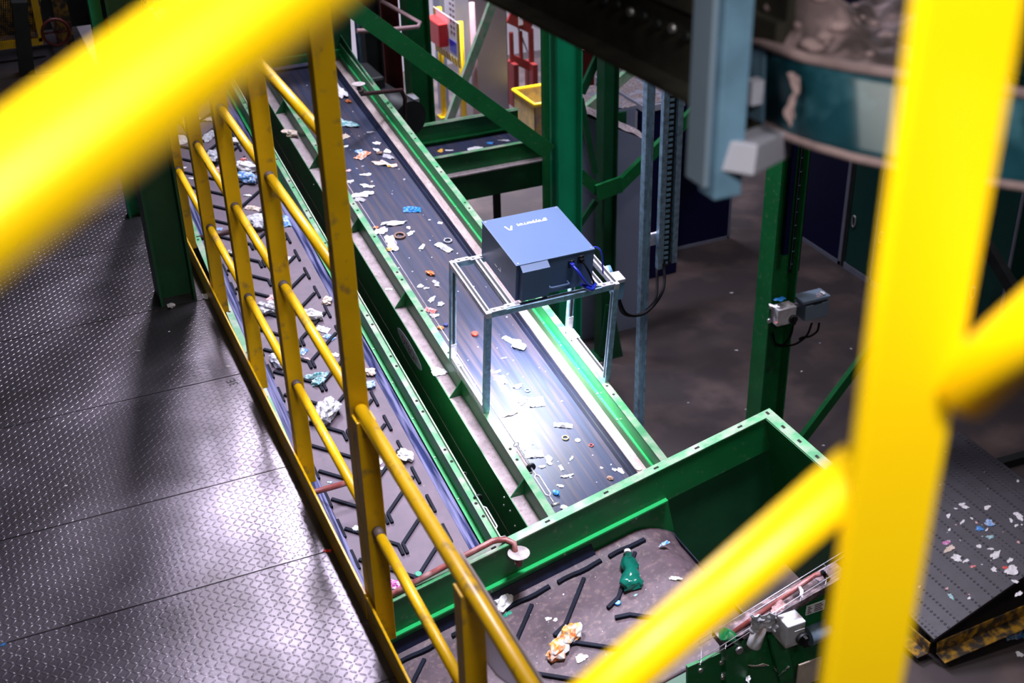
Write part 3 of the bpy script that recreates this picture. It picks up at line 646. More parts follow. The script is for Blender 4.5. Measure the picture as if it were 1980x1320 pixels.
for q in ((1491, 591), (1487, 618)): c = at_y(*q, YC-.13); b.cyl(c, c+Vector((-.02, -.03, 0)), .022, 6)
b.build('bolt', M['bolt'], cr)
ys_ = YC-.22
def facebox(name, m, p0, p1, y, dep, parent=None, bev=.006):
    a, b_ = at_y(*p0, y), at_y(*p1, y)
    return MB().box((min(a.x, b_.x), y, min(a.z, b_.z)), (max(a.x, b_.x), y+dep, max(a.z, b_.z)), bev).build(name, m, parent)
arm = MB().beam(at_y(1496, 600, YC-.12), at_y(1600, 572, YC-.12), .05, .05, bev=.004).build('bracket_arm', M['frame_grey']); tag(arm, 'grey bracket arm reaching right from the green column', 'bracket')
q = at_y(1520, 610, ys_)
iso = thing('isolator_switch', 'off white isolator switch with black knob on the green column', 'switch', q)
facebox('body', M['white_box'], (1503, 632), (1541, 592), ys_-.02, .14, iso)
kp = at_y(1532, 616, ys_-.02)
kb = MB().cyl(kp, kp+Vector((0, -.03, 0)), .045, 20).build('dial', M['black'], iso)
MB().box(kp+Vector((-.012, -.055, -.045)), kp+Vector((.012, -.03, .045)), .004).build('knob', M['black'], kb)
gb = thing('control_box', 'grey blue control box with dusty top beside the white isolator', 'box', at_y(1580, 622, ys_))
facebox('body', M['grey_box'], (1556, 622), (1604, 582), ys_, .17, gb)
facebox('lid', M['grey_box'], (1554, 584), (1606, 577), ys_-.008, .185, gb)
facebox('slot', M['black'], (1574, 588), (1590, 585), ys_-.004, .01, gb, 0)
for (a, b_, c, d, e, lab) in (((1535, 622), (1528, 650), (1512, 668), (1500, 664), (1493, 640), 'black cable looping down left from the white isolator'), ((1570, 624), (1560, 648), (1540, 664), (1520, 668), (1498, 664), 'black cable sagging left from the grey control box'), ((1584, 624), (1580, 640), (1566, 650), (1552, 652), (1545, 656), 'short black cable under the grey control box')):
    loop('cable', [at_y(*z, ys_+.06) for z in (a, b_, c, d, e)], .011, M['cable_black'], lab)
ba, bb2 = at_y(1538, 866, 9.3), at_y(1785, 537, 9.3); ba = ba-(bb2-ba)*((ba.z-.02)/(bb2.z-ba.z))
br = MB().beam(ba, bb2, .11, .06, up=(0, -1, 0)).build('brace', M['green']); tag(br, 'thin dark green strut rising right behind the hopper to the yellow post', 'brace')

# galvanised conduit posts
q = at_x(1242, 600, 4.35)
o = thing('strut_post', 'tall galvanised strut post right of the junction box, standing on the floor', 'post', (q.x, q.y, 0))
MB().box((q.x-.034, q.y-.034, 0), (q.x+.034, q.y+.034, 6.6), .004).build('shaft', M['galv'], o)
MB().box((q.x-.012, q.y-.0355, .1), (q.x+.012, q.y-.033, 6.6)).build('slot', M['galv_blue'], o)
q2 = at_x(1286, 516, 4.6); zt = 6.6
hg = thing('cable_ladder', 'pair of hanging galvanised strut rails with slotted back, cut off above the floor', 'cable tray', (q2.x, q2.y, q2.z))
for dx in (-.055, .07): MB().box((q2.x+dx-.024, q2.y-.024, q2.z+(.0 if dx < 0 else .03)), (q2.x+dx+.024, q2.y+.024, zt), .003).build('rail', M['galv'], hg)
MB().box((q2.x-.03, q2.y+.01, q2.z), (q2.x+.05, q2.y+.015, zt)).build('back_strip', M['dark_steel'], hg)
for i in range(60): MB().box((q2.x-.012, q2.y+.004, q2.z+.02+i*.045), (q2.x+.026, q2.y+.011, q2.z+.042+i*.045)).build('perforation', M['galv_blue'], hg)
facebox('bracket', M['galv_pale'], (1250, 478), (1280, 448), q2.y+.03, .03, hg)
jp = MB_ @ Vector((3.55, 6.0, HT-.14))
loop('cable', [jp, at_y(1205, 605, jp.y+.15), at_x(1240, 606, 4.25), at_x(1268, 575, 4.45), at_x(1270, 500, 4.6)], .012, M['cable_black'], 'upper of two black cables looping from the frame to the hanging strut rails')
loop('cable', [jp+Vector((0, 0, -.02)), at_y(1212, 607, jp.y+.15), at_x(1250, 603, 4.25), at_x(1282, 560, 4.45), at_x(1284, 500, 4.6)], .012, M['cable_black'], 'lower of two black cables looping from the frame to the hanging strut rails')

# ================================================================== back transverse conveyor
bc = thing('belt_conveyor', 'narrow green sided belt conveyor running right from the smooth belt to the broad column', 'conveyor', (5, 12.5, 0))
zb = ZC-5.0; x0, x1 = 3.75, xc+.05
MB().box((x0, 13.0, zb-.30), (x1, 13.01, zb)).build('back_side', M['green'], bc)
MB().box((x0, 12.97, zb-.008), (x1, 13.06, zb)).build('back_flange', M['green_dusty_lit'], bc)
MB().box((x0, 12.94, zb-.21), (x1, 13.0, zb-.20)).build('back_lip', M['green'], bc)
bb = MB().box((x0, 12.03, zb-.27), (x1, 12.98, zb-.25)).build('belt', M['belt_smooth'], bc)
MB().box((x0, 12.0, zb-.24), (x1, 12.008, zb)).build('front_side', M['green'], bc)
MB().box((x0, 11.97, zb-.008), (x1, 12.03, zb)).build('front_flange', M['green_dusty_lit'], bc)
MB().box((x0, 11.99, zb-.56), (x1, 12.0, zb-.22)).build('lower_side', M['green_dark'], bc)
MB().box((x0, 11.90, zb-.23), (x1, 12.0, zb-.215)).build('lower_ledge', M['ledge_dust'], bc)
MB().cyl((x0, 12.2, zb-.235), (x1, 12.2, zb-.235), .006, 6).build('edge_wire', M['beige'], bc)
for x in (at_y(963, 395, 12.2).x,):
    MB().box((x-.035, 12.2, 0), (x+.035, 12.27, zb-.5)).build('leg', M['dark_steel'], bc)

# ================================================================== things at the back wall
lg = thing('cabinet', 'tall light grey cabinet behind the pale green brace', 'cabinet', at_z(950, 230, 0))
a, b_ = xa(915, 225, 20.6), xa(985, 225, 20.6)
MB().box((a, 20.6, 0), (b_, 21.3, 4.2), .01).build('body', M['grey_lite'], lg)
MB().box((b_-.012, 20.596, 0), (b_-.004, 20.60, 4.2)).build('door_gap', M['black'], lg)
lg2 = MB().box((xa(862, 220, 21.7), 21.7, 0), (a-.05, 22.1, 3.6), .01).build('cabinet', M['grey_mach']); tag(lg2, 'grey blue cabinet standing behind the hazard board', 'cabinet')
XB = 7.75
hb = thing('hazard_board', 'white notice board with yellow and black striped border on yellow posts', 'sign', at_z(848, 225, 0))
c0, c1 = at_x(843, 96, XB), at_x(892, 131, XB); zt = at_x(838, 12, XB).z
zb0 = min(c0.z, c1.z)
MB().box((XB-.01, c1.y, zb0), (XB, c0.y, zt)).build('panel', M['white'], hb)
def hatched(n, y0, y1, z0, z1, name='border'):
    o = MB().box((XB-.013, y0, z0), (XB-.009, y1, z1)).build(name, M['bollard'], hb)
    b = MB(); L = max(y1-y0, z1-z0)
    for i in range(n):
        f0, f1 = (i+.1)/n, (i+.5)/n
        if y1-y0 > z1-z0: b.prism([(XB-.015, y0+L*f0, z0), (XB-.015, y0+L*f1, z0), (XB-.015, min(y1, y0+L*(f1+.06)), z1), (XB-.015, y0+L*(f0+.06), z1)], (.004, 0, 0))
        else: b.prism([(XB-.015, y0, z0+L*f0), (XB-.015, y1, z0+L*(f0+.04)), (XB-.015, y1, min(z1, z0+L*(f1+.04))), (XB-.015, y0, z0+L*f1)], (.004, 0, 0))
    b.build('stripes', M['black'], o)
bd = .12
hatched(9, c1.y, c0.y, zb0, zb0+bd); hatched(14, c1.y, c1.y+bd, zb0+bd, zt); hatched(14, c0.y-bd, c0.y, zb0+bd, zt)
ym = (c0.y+c1.y)/2
b = MB()
for i in range(16):
    for j in range(2): b.box((XB-.014, c1.y+.2+j*.14, zb0+.55+i*.10), (XB-.010, c1.y+.29+j*.14, zb0+.595+i*.10))
b.build('printed_lines', M['letter_dark'], hb)
MB().box((XB-.015, c1.y+.16, zb0+.2), (XB-.010, c1.y+.5, zb0+.42)).build('blue_label', M['cable_blue'], hb)
rc = MB().box((XB-.20, ym-.12, zb0+.26), (XB-.02, c0.y-.10, zt-.12), .02).build('red_case', M['red'], hb)
for y in (c0.y-.12, c1.y+.10):
    MB().cyl((XB+.05, y, 0), (XB+.05, y, zt), .055, 14).build('post', M['bollard'], hb)
    MB().box((XB-.06, y-.11, 0), (XB+.16, y+.11, .03)).build('foot', M['bollard'], hb)
pp = MB(); yv = 14.2
pp.tube([at_y(738, -20, yv), at_y(738, 2, yv), at_y(812, 44, yv-.0), at_y(808, 52, yv-.1), at_y(757, 57, yv-.1), at_y(690, 60, yv-.1)], .028, 12)
tag(pp.build('pipe', M['pipe_pink']), 'pinkish pipe bending back sharply in front of the green column at the top', 'pipe')
cp = MB().cyl(at_y(912, 5, 20.2), (at_y(912, 5, 20.2).x+.02, 20.2, 0), .05, 12).build('pipe', M['pipe_pink']); tag(cp, 'pinkish brown vertical pipe at the left edge of the light grey cabinet', 'pipe')
q = at_y(651, 60, 14.0)
o = thing('strut_post', 'pale perforated strut at the top left of the long green brace', 'post', (q.x, 14, 0))
MB().box((q.x-.055, 14.0, 0), (q.x+.055, 14.05, 9.5)).build('shaft', M['galv_pale'], o)
for i in range(14): MB().cyl((q.x, 13.995, q.z-.3+i*.09), (q.x, 14.0, q.z-.3+i*.09), .014, 8).build('hole', M['hole'], o)
q = at_y(692, 70, 14.6); o = MB().cyl((q.x, 14.6, 0), (q.x, 14.6, 9.5), .03, 10).build('pole', M['galv_blue']); tag(o, 'thin grey blue pole between the perforated strut and the black column', 'pole')
# red barrier panel
rb = thing('barrier', 'red plastic road barrier right of the light grey cabinet', 'barrier', at_y(1010, 140, 21.6))
def R(p): return at_y(*p, 21.6)
for a, b_, w in (((984, 30), (1028, 50), .28), ((988, 112), (1028, 130), .16), ((988, 62), (990, 120), .08), ((1026, 55), (1028, 135), .10), ((1006, 60), (1008, 120), .07)):
    MB().beam(R(a), R(b_), .06, w, up=(0, -.001, 1) if abs(a[0]-b_[0]) > 10 else (1, 0, 0), bev=.01).build('bar', M['red_dark'], rb)
for px_ in (990, 1027):
    q = R((px_, 120)); MB().box((q.x-.05, q.y-.2, 0), (q.x+.05, q.y+.2, q.z)).build('foot', M['red_dark'], rb)
MB().beam(R((986, 14)), R((1020, 100)), .03, .03).build('strut', M['grey_lite'], rb)
MB().box(R((1001, 48))+Vector((0, -.05, 0)), R((1009, 30))+Vector((0, -.04, 0))).build('reflector', M['white'], rb)
q0, q1 = at_y(1126, 128, 18.5), at_y(1150, 92, 18.5)
rb2 = MB().box((q0.x, 18.5, 0), (q1.x, 18.55, q1.z), .006).build('barrier', M['red_dark']); tag(rb2, 'dark red panel seen between the broad column and the hub column', 'barrier')
# yellow bin
bp_ = at_z(1034, 204, .75)
bn = thing('bin', 'worn yellow open topped bin left of the broad column', 'bin', (bp_.x+.5, bp_.y+.6, 0))
bx0, by0, bx1, by1 = bp_.x, bp_.y, bp_.x+1.1, at_z(987, 175, .75).y
for a, b_ in (((bx0, by0), (bx1, by0+.03)), ((bx0, by1-.03), (bx1, by1)), ((bx0, by0), (bx0+.03, by1)), ((bx1-.03, by0), (bx1, by1))):
    MB().box((*a, .0), (*b_, .74)).build('side', M['bin'], bn)
MB().tube([(bx0, by0, .75), (bx1, by0, .75), (bx1, by1, .75), (bx0, by1, .75)], .04, 10, closed=True, smooth=True).build('rim', M['bollard'], bn)
MB().box((bx0+.03, by0+.03, .05), (bx1-.03, by1-.03, .45)).build('contents', M['bin'], bn)
# dark round hopper and small box beside the smooth belt far end
dh = thing('motor_housing', 'dark rounded motor housing beside the far part of the smooth belt', 'machine', at_y(770, 240, 12.2))
c = at_y(775, 215, 12.2)
MB().cyl(c+Vector((-.1, .5, 0)), c+Vector((.05, -.15, -.05)), .20, 24).build('drum', M['black'], dh)
MB().box(c+Vector((-.35, .3, -.2)), c+Vector((-.05, .9, .30)), .03).build('casing', M['black'], dh)
MB().box((c.x-.1, c.y+.2, 0), (c.x+.02, c.y+.35, c.z)).build('leg', M['dark_steel'], dh)
sb = facebox('small_box', M['white_box'], (797, 200), (811, 190), 14.62, .24); tag(sb, 'small off white box on the side of the green column by the dark housing', 'box')
# grey machines with gritty dust on top
g1 = thing('machine_casing', 'grey machine with sloping dust covered top behind the hub column', 'machine', at_z(1195, 650, 0))
yg = 12.75; xa0, xa1 = xa(1112, 650, yg), at_z(1242, 635, 0).x
zl, zr = at_y(1125, 215, yg).z, at_y(1240, 272, yg).z
MB().prism([(xa0, yg, 0), (xa1, yg, 0), (xa1, yg, zr), (xa0, yg, zl)], (0, .5, 0)).build('body', M['grey_mach'], g1)
def dusty(u, v):
    x = xa0+(xa1-xa0)*u; y = yg+.5*v
    return Vector((x, y, zl+(zr-zl)*u+.012+.06*noise.noise(Vector((x*5, y*5, 0)))+.05*math.sin(v*PI)))
MB().grid(dusty, 24, 14).build('grit_layer', M['stone_dust'], g1)
g2 = thing('machine_casing', 'taller dusty topped grey box behind the sloping grey machine', 'machine', at_y(1200, 300, 14))
yg2 = 14.0; xb0, xb1 = xa(1142, 200, yg2), xa(1229, 300, yg2); zt2 = at_y(1226, 207, yg2).z
MB().box((xb0, yg2, 0), (xb1, yg2+1.0, zt2), .01).build('body', M['grey_mach'], g2)
MB().box((xb1-.02, yg2-.004, .2), (xb1+.01, yg2+.002, zt2-.06)).build('edge_frame', M['grey_lite'], g2)
facebox('door', M['green_dark'], (1188, 400), (1212, 215), yg2-.02, .03, g2)
MB().grid(lambda u, v: Vector((xb0+(xb1-xb0)*u, yg2+1.0*v, zt2+.012+.05*noise.noise(Vector((u*9, v*9, 3))))), 20, 20).build('grit_layer', M['stone_dust'], g2)
g3 = thing('machine_casing', 'dark navy sided box right of the dusty grey boxes behind the galvanised posts', 'machine', at_y(1250, 300, 13.9))
MB().box((xb1+.05, 13.9, 0), (xa(1318, 300, 13.9), 15.3, zt2+.02), .01).build('body', M['navy'], g3)
MB().box((xb1+.04, 13.88, zt2-.06), (xa(1318, 300, 13.9)+.01, 15.3, zt2+.03), .005).build('top_edge', M['grey_lite'], g3)
MB().grid(lambda u, v: Vector((xb1+.06+(.9)*u, 13.92+1.3*v, zt2+.035+.03*noise.noise(Vector((u*9, v*9, 7))))), 12, 16).build('grit_layer', M['stone_dust'], g3)

# ================================================================== navy panels and green lockers on the right
pn = thing('partition_panel', 'large navy blue panel with grey edge behind the hanging strut rails', 'panel', at_z(1350, 475, 0))
xp0, xp1 = xa(1290, 490, 14.55), xa(1408, 455, 14.55)
MB().box((xp0, 14.55, .02), (xp1, 14.62, 5.5)).build('sheet', M['navy'], pn)
MB().box((xp1-.02, 14.54, 0), (xp1+.02, 14.63, 5.5)).build('edge', M['frame_grey'], pn)
MB().box((xp0, 14.54, 0), (xp1, 14.56, .05)).build('bottom_edge', M['frame_grey'], pn)
XD = 10.68
pn = thing('partition_panel', 'navy blue panel left of the green lockers', 'panel', (XD, 13.6, 0))
MB().box((XD, 13.12, .05), (XD+.05, 14.15, 4.5)).build('sheet', M['navy'], pn)
MB().box((XD-.01, 13.06, 0), (XD+.05, 13.12, 4.5)).build('edge', M['frame_grey'], pn)
MB().box((XD-.01, 13.06, 0), (XD+.05, 14.15, .06)).build('bottom_edge', M['frame_grey'], pn)
MB().box((XD+.0, 12.98, 0), (XD+.06, 13.06, 4.5)).build('post', M['dark_steel'], pn)
yy = 12.98; k = 0
labs = ['green locker door next to the navy panel', 'second green locker door, just left of the big yellow post', 'green locker door hidden mostly behind the big yellow post', 'green locker door right of the yellow post with a round handle', 'rightmost green locker door at the picture edge']
for k in range(5):
    wdt = .60; y1 = yy-.6*k; y0 = y1-wdt
    lk = thing('locker', labs[k], 'locker', (XD, (y0+y1)/2, 0), )
    MB().box((XD+.01, y0, .03), (XD+.5, y1, 3.6)).build('body', M['locker'], lk)
    dr = MB().box((XD-.005, y0+.03, .10), (XD+.012, y1-.03, 3.55), .003).build('door', M['locker'], lk)
    MB().box((XD-.012, y0-.018, 0), (XD+.012, y0+.018, 3.6)).build('frame', M['frame_grey'], lk)
    MB().box((XD-.012, y0, 0), (XD+.012, y1, .09)).build('plinth', M['frame_grey'], lk)
    hnd = MB(); hy = y1-.12; hnd.tube([(XD-.02+.0*t, hy+.035*math.cos(t), .78+.085*math.sin(t)) for t in [2*PI*i/20 for i in range(20)]], .012, 8, closed=True)
    hnd.build('handle', M['bolt'], dr)
ba, bb2 = at_x(1905, 470, XD-.3), at_x(1990, 610, XD-.3); bb2 = ba+(bb2-ba)*((ba.z-.02)/(ba.z-bb2.z))
o = MB().beam(ba, bb2, .14, .1, up=(-1, 0, 0)).build('brace', M['dark_steel']); tag(o, 'dark slanted bar in front of the lockers right of the yellow post', 'brace')

# ================================================================== floor platform at lower right
c0, c1 = at_z(1806, 1236, .30), at_z(1985, 1160, .62)
xL = c0.x; yN = c0.y
xR = at_z(1920, 922, .75).x
sl = (at_z(1985, 1160, .62).z-.30)/max(.1, c1.x-c0.x)
pf = thing('ramp_plate', 'black dimpled plate on the floor at lower right strewn with scraps', 'plate', (xL, yN, 0))
MP = Matrix.Translation((xL, yN, .30)) @ Matrix.Rotation(-math.atan(sl), 4, 'Y')
LV = 1.75; LU = (xR-xL)/math.cos(math.atan(sl))
o = MB().box((0, 0, -.03), (LU, LV, 0), .004, MP).build('plate', M['black_plate'], pf)
for u_ in (.1, LU-.1):
    for v_ in (.2, LV-.2):
        q = MP @ Vector((u_, v_, -.03)); MB().box((q.x-.03, q.y-.03, 0), (q.x+.03, q.y+.03, q.z)).build('foot', M['dark_steel'], pf)
def angle(label, a, b, h, dep):
    r = thing('kerb_angle', label, 'kerb', a); MB().beam(a, b, .015, h, bev=.002).build('upright', M['yellow_worn'], r)
    t = (b-a).normalized(); sd = t.cross(Vector((0, 0, 1))).normalized()
    o = MB().beam(a+sd*dep/2-Vector((0, 0, h/2)), b+sd*dep/2-Vector((0, 0, h/2)), dep, .012, bev=.002).build('foot', M['yellow_worn'], r); return r
angle('long worn yellow angle edging along the near side of the black plate', at_z(1812, 1252, .16), at_z(2000, 1172, .30), .14, .13)
angle('short worn yellow angle edging at the corner beside the yellow post', at_z(1752, 1215, .14), at_z(1797, 1253, .14), .12, .13)
o = MB().beam(at_z(1905, 905, .05), at_z(2000, 878, .05), .10, .10).build('floor_bar', M['dark_steel']); tag(o, 'black bar lying on the floor beyond the dimpled plate', 'bar')

# ================================================================== drive unit on the near side of the transverse conveyor
YD = 4.12
def D(px, py, dy=0): return at_y(px, py, YD+dy)
du = thing('drive_bracket', 'green drive bracket plate with round end and bolts below the cable tray', 'machine', D(1440, 1300))
MB().prism([D(1395, 1330, .06), D(1640, 1330, .06), D(1640, 1120, .06), D(1500, 1195, .06), D(1395, 1240, .06)], (0, .02, 0)).build('side_plate', M['green'], du)
ar = MB().prism([D(1404, 1330), D(1404, 1250)]+[D(1424+22*math.cos(t), 1252-22*math.sin(t)) for t in [PI-PI*i/12 for i in range(13)]]+[D(1446, 1330)], (0, .05, 0)).build('bearing_arm', M['green'], du)
c = D(1427, 1254, -.0); MB().cyl(c, c+Vector((0, -.02, 0)), .022, 20).build('pin', M['steel_bare'], ar)
MB().tube([D(1400, 1225, .03), D(1425, 1238, .03)], .035, 16).build('roller', M['green'], du)
MB().beam(D(1500, 1225, .02), D(1520, 1310, .02), .03, .09, up=(1, 0, 0)).build('stiffener', M['green'], du)
b = MB()
for q in ((1487, 1230), (1350, 1290), (1390, 1275), (1393, 1304), (1515, 1297), (1498, 1288)): c = D(*q, .05); b.cyl(c, c+Vector((0, -.03, 0)), .014, 6)
b.build('bolt', M['bolt'], du)
MB().prism([D(1330, 1330, .03), D(1395, 1330, .03), D(1395, 1262, .03), D(1330, 1290, .03)], (0, .02, 0)).build('front_plate', M['green'], du)
MB().prism([D(1400, 1246, .0), D(1640, 1110, .0), D(1640, 1122, .0), D(1400, 1258, .0)], (0, .12, 0)).build('dusty_ledge', M['debris_dark'], du)
npl = facebox('name_plate', M['letter'], (1558, 1190), (1596, 1160), YD+.045, .006, du, 0); tag(npl, 'white rating plate with small print')
b = MB(); q0, q1 = D(1558, 1190, .043), D(1596, 1160, .043)
for i in range(4):
    for a0, a1 in ((.08, .3), (.45, .9)): b.box((q0.x+(q1.x-q0.x)*a0, YD+.0425, q0.z+(q1.z-q0.z)*(.14+.21*i)), (q0.x+(q1.x-q0.x)*(a1-.08*(i % 2)), YD+.0455, q0.z+(q1.z-q0.z)*(.22+.21*i)))
b.build('print', M['letter_dark'], npl)
s2 = thing('isolator_switch', 'isolator switch with dusty top and black knob on the green drive plate', 'switch', D(1540, 1255))
facebox('body', M['white_box'], (1519, 1255), (1559, 1200), YD-.10, .15, s2)
kp = D(1549, 1232, -.10); kb = MB().cyl(kp, kp+Vector((0, -.025, 0)), .036, 20).build('dial', M['black'], s2)
MB().box(kp+Vector((-.010, -.05, -.034)), kp+Vector((.010, -.024, .034)), .003).build('knob', M['black'], kb)
facebox('label', M['letter'], (1537, 1222), (1556, 1214), YD-.102, .003, s2, 0)
m2 = MB().tube([D(1562, 1230, .03), D(1600, 1215, .03)], .055, 18).build('motor', M['grey_box']); tag(m2, 'small dark grey motor behind the isolator on the drive plate', 'motor')
ctr = thing('cable_tray', 'wire mesh cable tray with a brown conduit above the green drive plate', 'cable tray', D(1500, 1160))
for p0, p1, dy in (((1350, 1240), (1640, 1060), .02), ((1350, 1249), (1640, 1070), .09), ((1350, 1277), (1640, 1092), -.06), ((1350, 1285), (1640, 1101), -.06)):
    MB().tube([D(*p0, dy), D(*p1, dy)], .0022, 6).build('wire', M['galv_pale'], ctr)
for i in range(7):
    t = i/6; a, b_ = (1350+290*t, 1240-180*t), (1350+290*t+4, 1285-184*t)
    MB().tube([D(*a, .02), D(a[0]+6, a[1]+5, .09), D(b_[0]+2, b_[1]-10, .0), D(*b_, -.06)], .002, 6).build('cross_wire', M['galv_pale'], ctr)
MB().tube([D(1400, 1235, .04), D(1575, 1112, .04), D(1592, 1108, .04), D(1604, 1122, .04)], .014, 12).build('conduit', M['brown'] if 'brown' in M else M['copper'], ctr)
loop('cable', [D(1590, 1105, .03), D(1600, 1120, .03), D(1604, 1160, .02), D(1602, 1200, .02), D(1596, 1240, .02)], .012, M['cable_black'], 'black cable dropping from the tray past the white rating plate')
jg = thing('plastic_bottle', 'white plastic bottle with crinkled clear film stuck on the drive bracket', 'bottle', D(1460, 1250, -.08))
a, b_ = D(1456, 1252, -.10), D(1472, 1205, -.08)
MB().tube([a, a.lerp(b_, .08), a.lerp(b_, .9), b_], [.030, .038, .038, .028], 20).build('body', M['white_box'], jg)
MB().tube([b_, b_+(b_-a).normalized()*.03], .016, 14).build('cap', S['cream'], jg)
def film(u, v):
    q = D(1452+48*u, 1188+34*v, -.11); n3 = noise.noise_vector(Vector((u*6, v*6, 1)))*.02
    return q+n3
MB().grid(film, 16, 14).build('film', S['film'], jg, solid=.002)
o = facebox('floor_sheet', S['cream'], (1540, 1330), (1590, 1270), YD-.02, .01, None, 0); tag(o, 'dirty pale sheet at the bottom beside the yellow post', 'sheet')

# ================================================================== overhead conveyor, hanger and guard at upper right (near the camera)
zl = ZC-.93
oc = thing('overhead_conveyor', 'dark grimy underside of an overhead conveyor with bolt rows at the top', 'conveyor', at_z(1300, 185, zl))
A, B = at_z(950, -20, zl), at_z(1420, 210, zl)
t = (B-A).normalized(); nrm = t.cross(Vector((0, 0, 1))).normalized()
if nrm.dot(CAM-B) < 0: nrm = -nrm
MB().prism([A-t*.6, B+t*.15, B+t*.15+Vector((0, 0, .75)), A-t*.6+Vector((0, 0, .75))], -nrm*.02).build('side_plate', M['rust_dark'], oc)
MB().beam(A-t*.6+nrm*.03, B+t*.15+nrm*.03, .06, .012).build('lower_flange', M['rust_dark'], oc)
MB().beam(A-t*.6+nrm*.012+Vector((0, 0, .20)), B+t*.15+nrm*.012+Vector((0, 0, .20)), .024, .05).build('stiffener', M['rust_dark'], oc)
for i in range(11):
    q = A.lerp(B, .35+.05*i)+Vector((0, 0, .115+.004*(i % 2)))+nrm*.003
    b = MB(); b.cyl(q, q+nrm*.010, .011, 8); b.build('bolt', M['bolt'] if i % 3 == 0 else M['dark_steel'], oc)
q = at_z(1287, 180, zl)+Vector((0, 0, .255)); MB().cyl(q+nrm*.01, q+nrm*.025, .013, 10).build('bolt', M['disc'], oc)
hp = thing('hanger_post', 'blue grey galvanised hanger with a side bracket hanging near the camera at the top', 'post', at_d(1390, 400, 2.35))
pt = at_d(1402, 200, 2.35); zlow = at_d(1395, 416, 2.35).z
hw = .031
MB().box((pt.x-hw, pt.y-.03, zlow), (pt.x+hw, pt.y+.03, ZC+.3), .004).build('shaft', M['galv_blue'], hp)
MB().box((pt.x-hw-.012, pt.y-.01, zlow+.02), (pt.x-hw, pt.y+.06, ZC+.3), .003).build('flange', M['grey_box'], hp)
a, b_ = at_d(1426, 305, 2.36), at_d(1500, 272, 2.6)
MB().beam(a, b_, .07, .060, bev=.004).build('bracket', M['grey_lite'], hp)
TOP = [(1432, 70, 2.62), (1500, 97, 2.50), (1560, 117, 2.42), (1640, 133, 2.36), (1740, 148, 2.32), (1860, 165, 2.32), (2010, 190, 2.36)]
BOT = [(1474, 236, 2.62), (1530, 266, 2.50), (1580, 284, 2.42), (1650, 304, 2.36), (1740, 324, 2.32), (1860, 344, 2.32), (2010, 366, 2.36)]
def lerp_list(Ls, u):
    f = u*(len(Ls)-1); i = min(int(f), len(Ls)-2); f -= i
    return [a+(b-a)*f for a, b in zip(Ls[i], Ls[i+1])]
def guard(u, v): return at_d(*lerp_list(TOP, u), ).lerp(at_d(*lerp_list(BOT, u)), v)
tg = thing('trough', 'curved teal trough guard filled with dusty rubbish at upper right', 'trough', at_d(1700, 320, 2.35))
MB().grid(guard, 30, 8).build('guard_sheet', M['teal_guard'], tg, solid=.006)
MB().tube([at_d(*lerp_list(BOT, i/30)) for i in range(31)], .009, 10).build('lower_rim', M['rim_dust'], tg)
MB().tube([at_d(*lerp_list(TOP, i/30))+Vector((0, 0, .004)) for i in range(31)], .011, 10).build('upper_rim', M['rim_dust'], tg)
MB().prism([at_d(1444, 78, 2.6), at_d(1482, 90, 2.53), at_d(1478, 240, 2.53), at_d(1446, 225, 2.6)], (0, .012, 0)).build('end_plate', M['galv_blue'], tg)
MB().box(at_d(1452, 205, 2.53), at_d(1468, 150, 2.53)+Vector((0, .006, 0))).build('end_label', M['grey_lite'], tg)
back = Vector((FW.x, FW.y, 0)).normalized()
MB().prism([at_d(1440, 250, 2.62)+back*.02, at_d(1740, 330, 2.33)+back*.02, at_d(2010, 372, 2.37)+back*.02, at_d(2010, 372, 2.37)+back*.9, at_d(1440, 250, 2.62)+back*.7], (0, 0, .01)).build('floor_sheet', M['rust_dark'], tg)
def heap(u, v):
    p = at_d(*lerp_list(TOP, u)); q = p+back*(.01+.62*v)+Vector((0, 0, -.012))
    pk = .11*math.sin(PI*min(1, v*1.1))*(.55+.45*math.sin(u*5.2+.4))
    q.z += pk+.045*noise.noise(q*7)+.025*noise.noise(q*19)+(.0 if v > .02 else -.01)
    return q
hpm = MB().grid(heap, 60, 34).build('rubbish_heap', M['debris_dark']); tag(hpm, 'dusty dark heap of rubbish lying in the teal trough', 'heap', kind='stuff')
rr = random.Random(5)
cl_ = MB()
for i in range(60):
    u_, v_ = rr.uniform(.05, .95), rr.uniform(.02, .8); q = heap(u_, v_); r_ = rr.uniform(.008, .028)
    cl_.sphere(q, (r_*rr.uniform(.6, 1.4), r_, r_*.6), 8)
tag(cl_.build('rubbish_lumps', M['rim_dust']), 'paler lumps mixed over the dusty heap in the teal trough', 'rubbish', kind='stuff')
# rag caught behind the guard
def rag(u, v):
    return at_d(1532+5*math.sin(u*6)+(v-.5)*18*(1-.5*u), 145+95*u, 2.40)+noise.noise_vector(Vector((u*4, v*3, 2)))*.012
tag(MB().grid(rag, 14, 6).build('rag', M['rim_dust'], solid=.003), 'pale twisted rag hanging against the teal guard', 'rag')

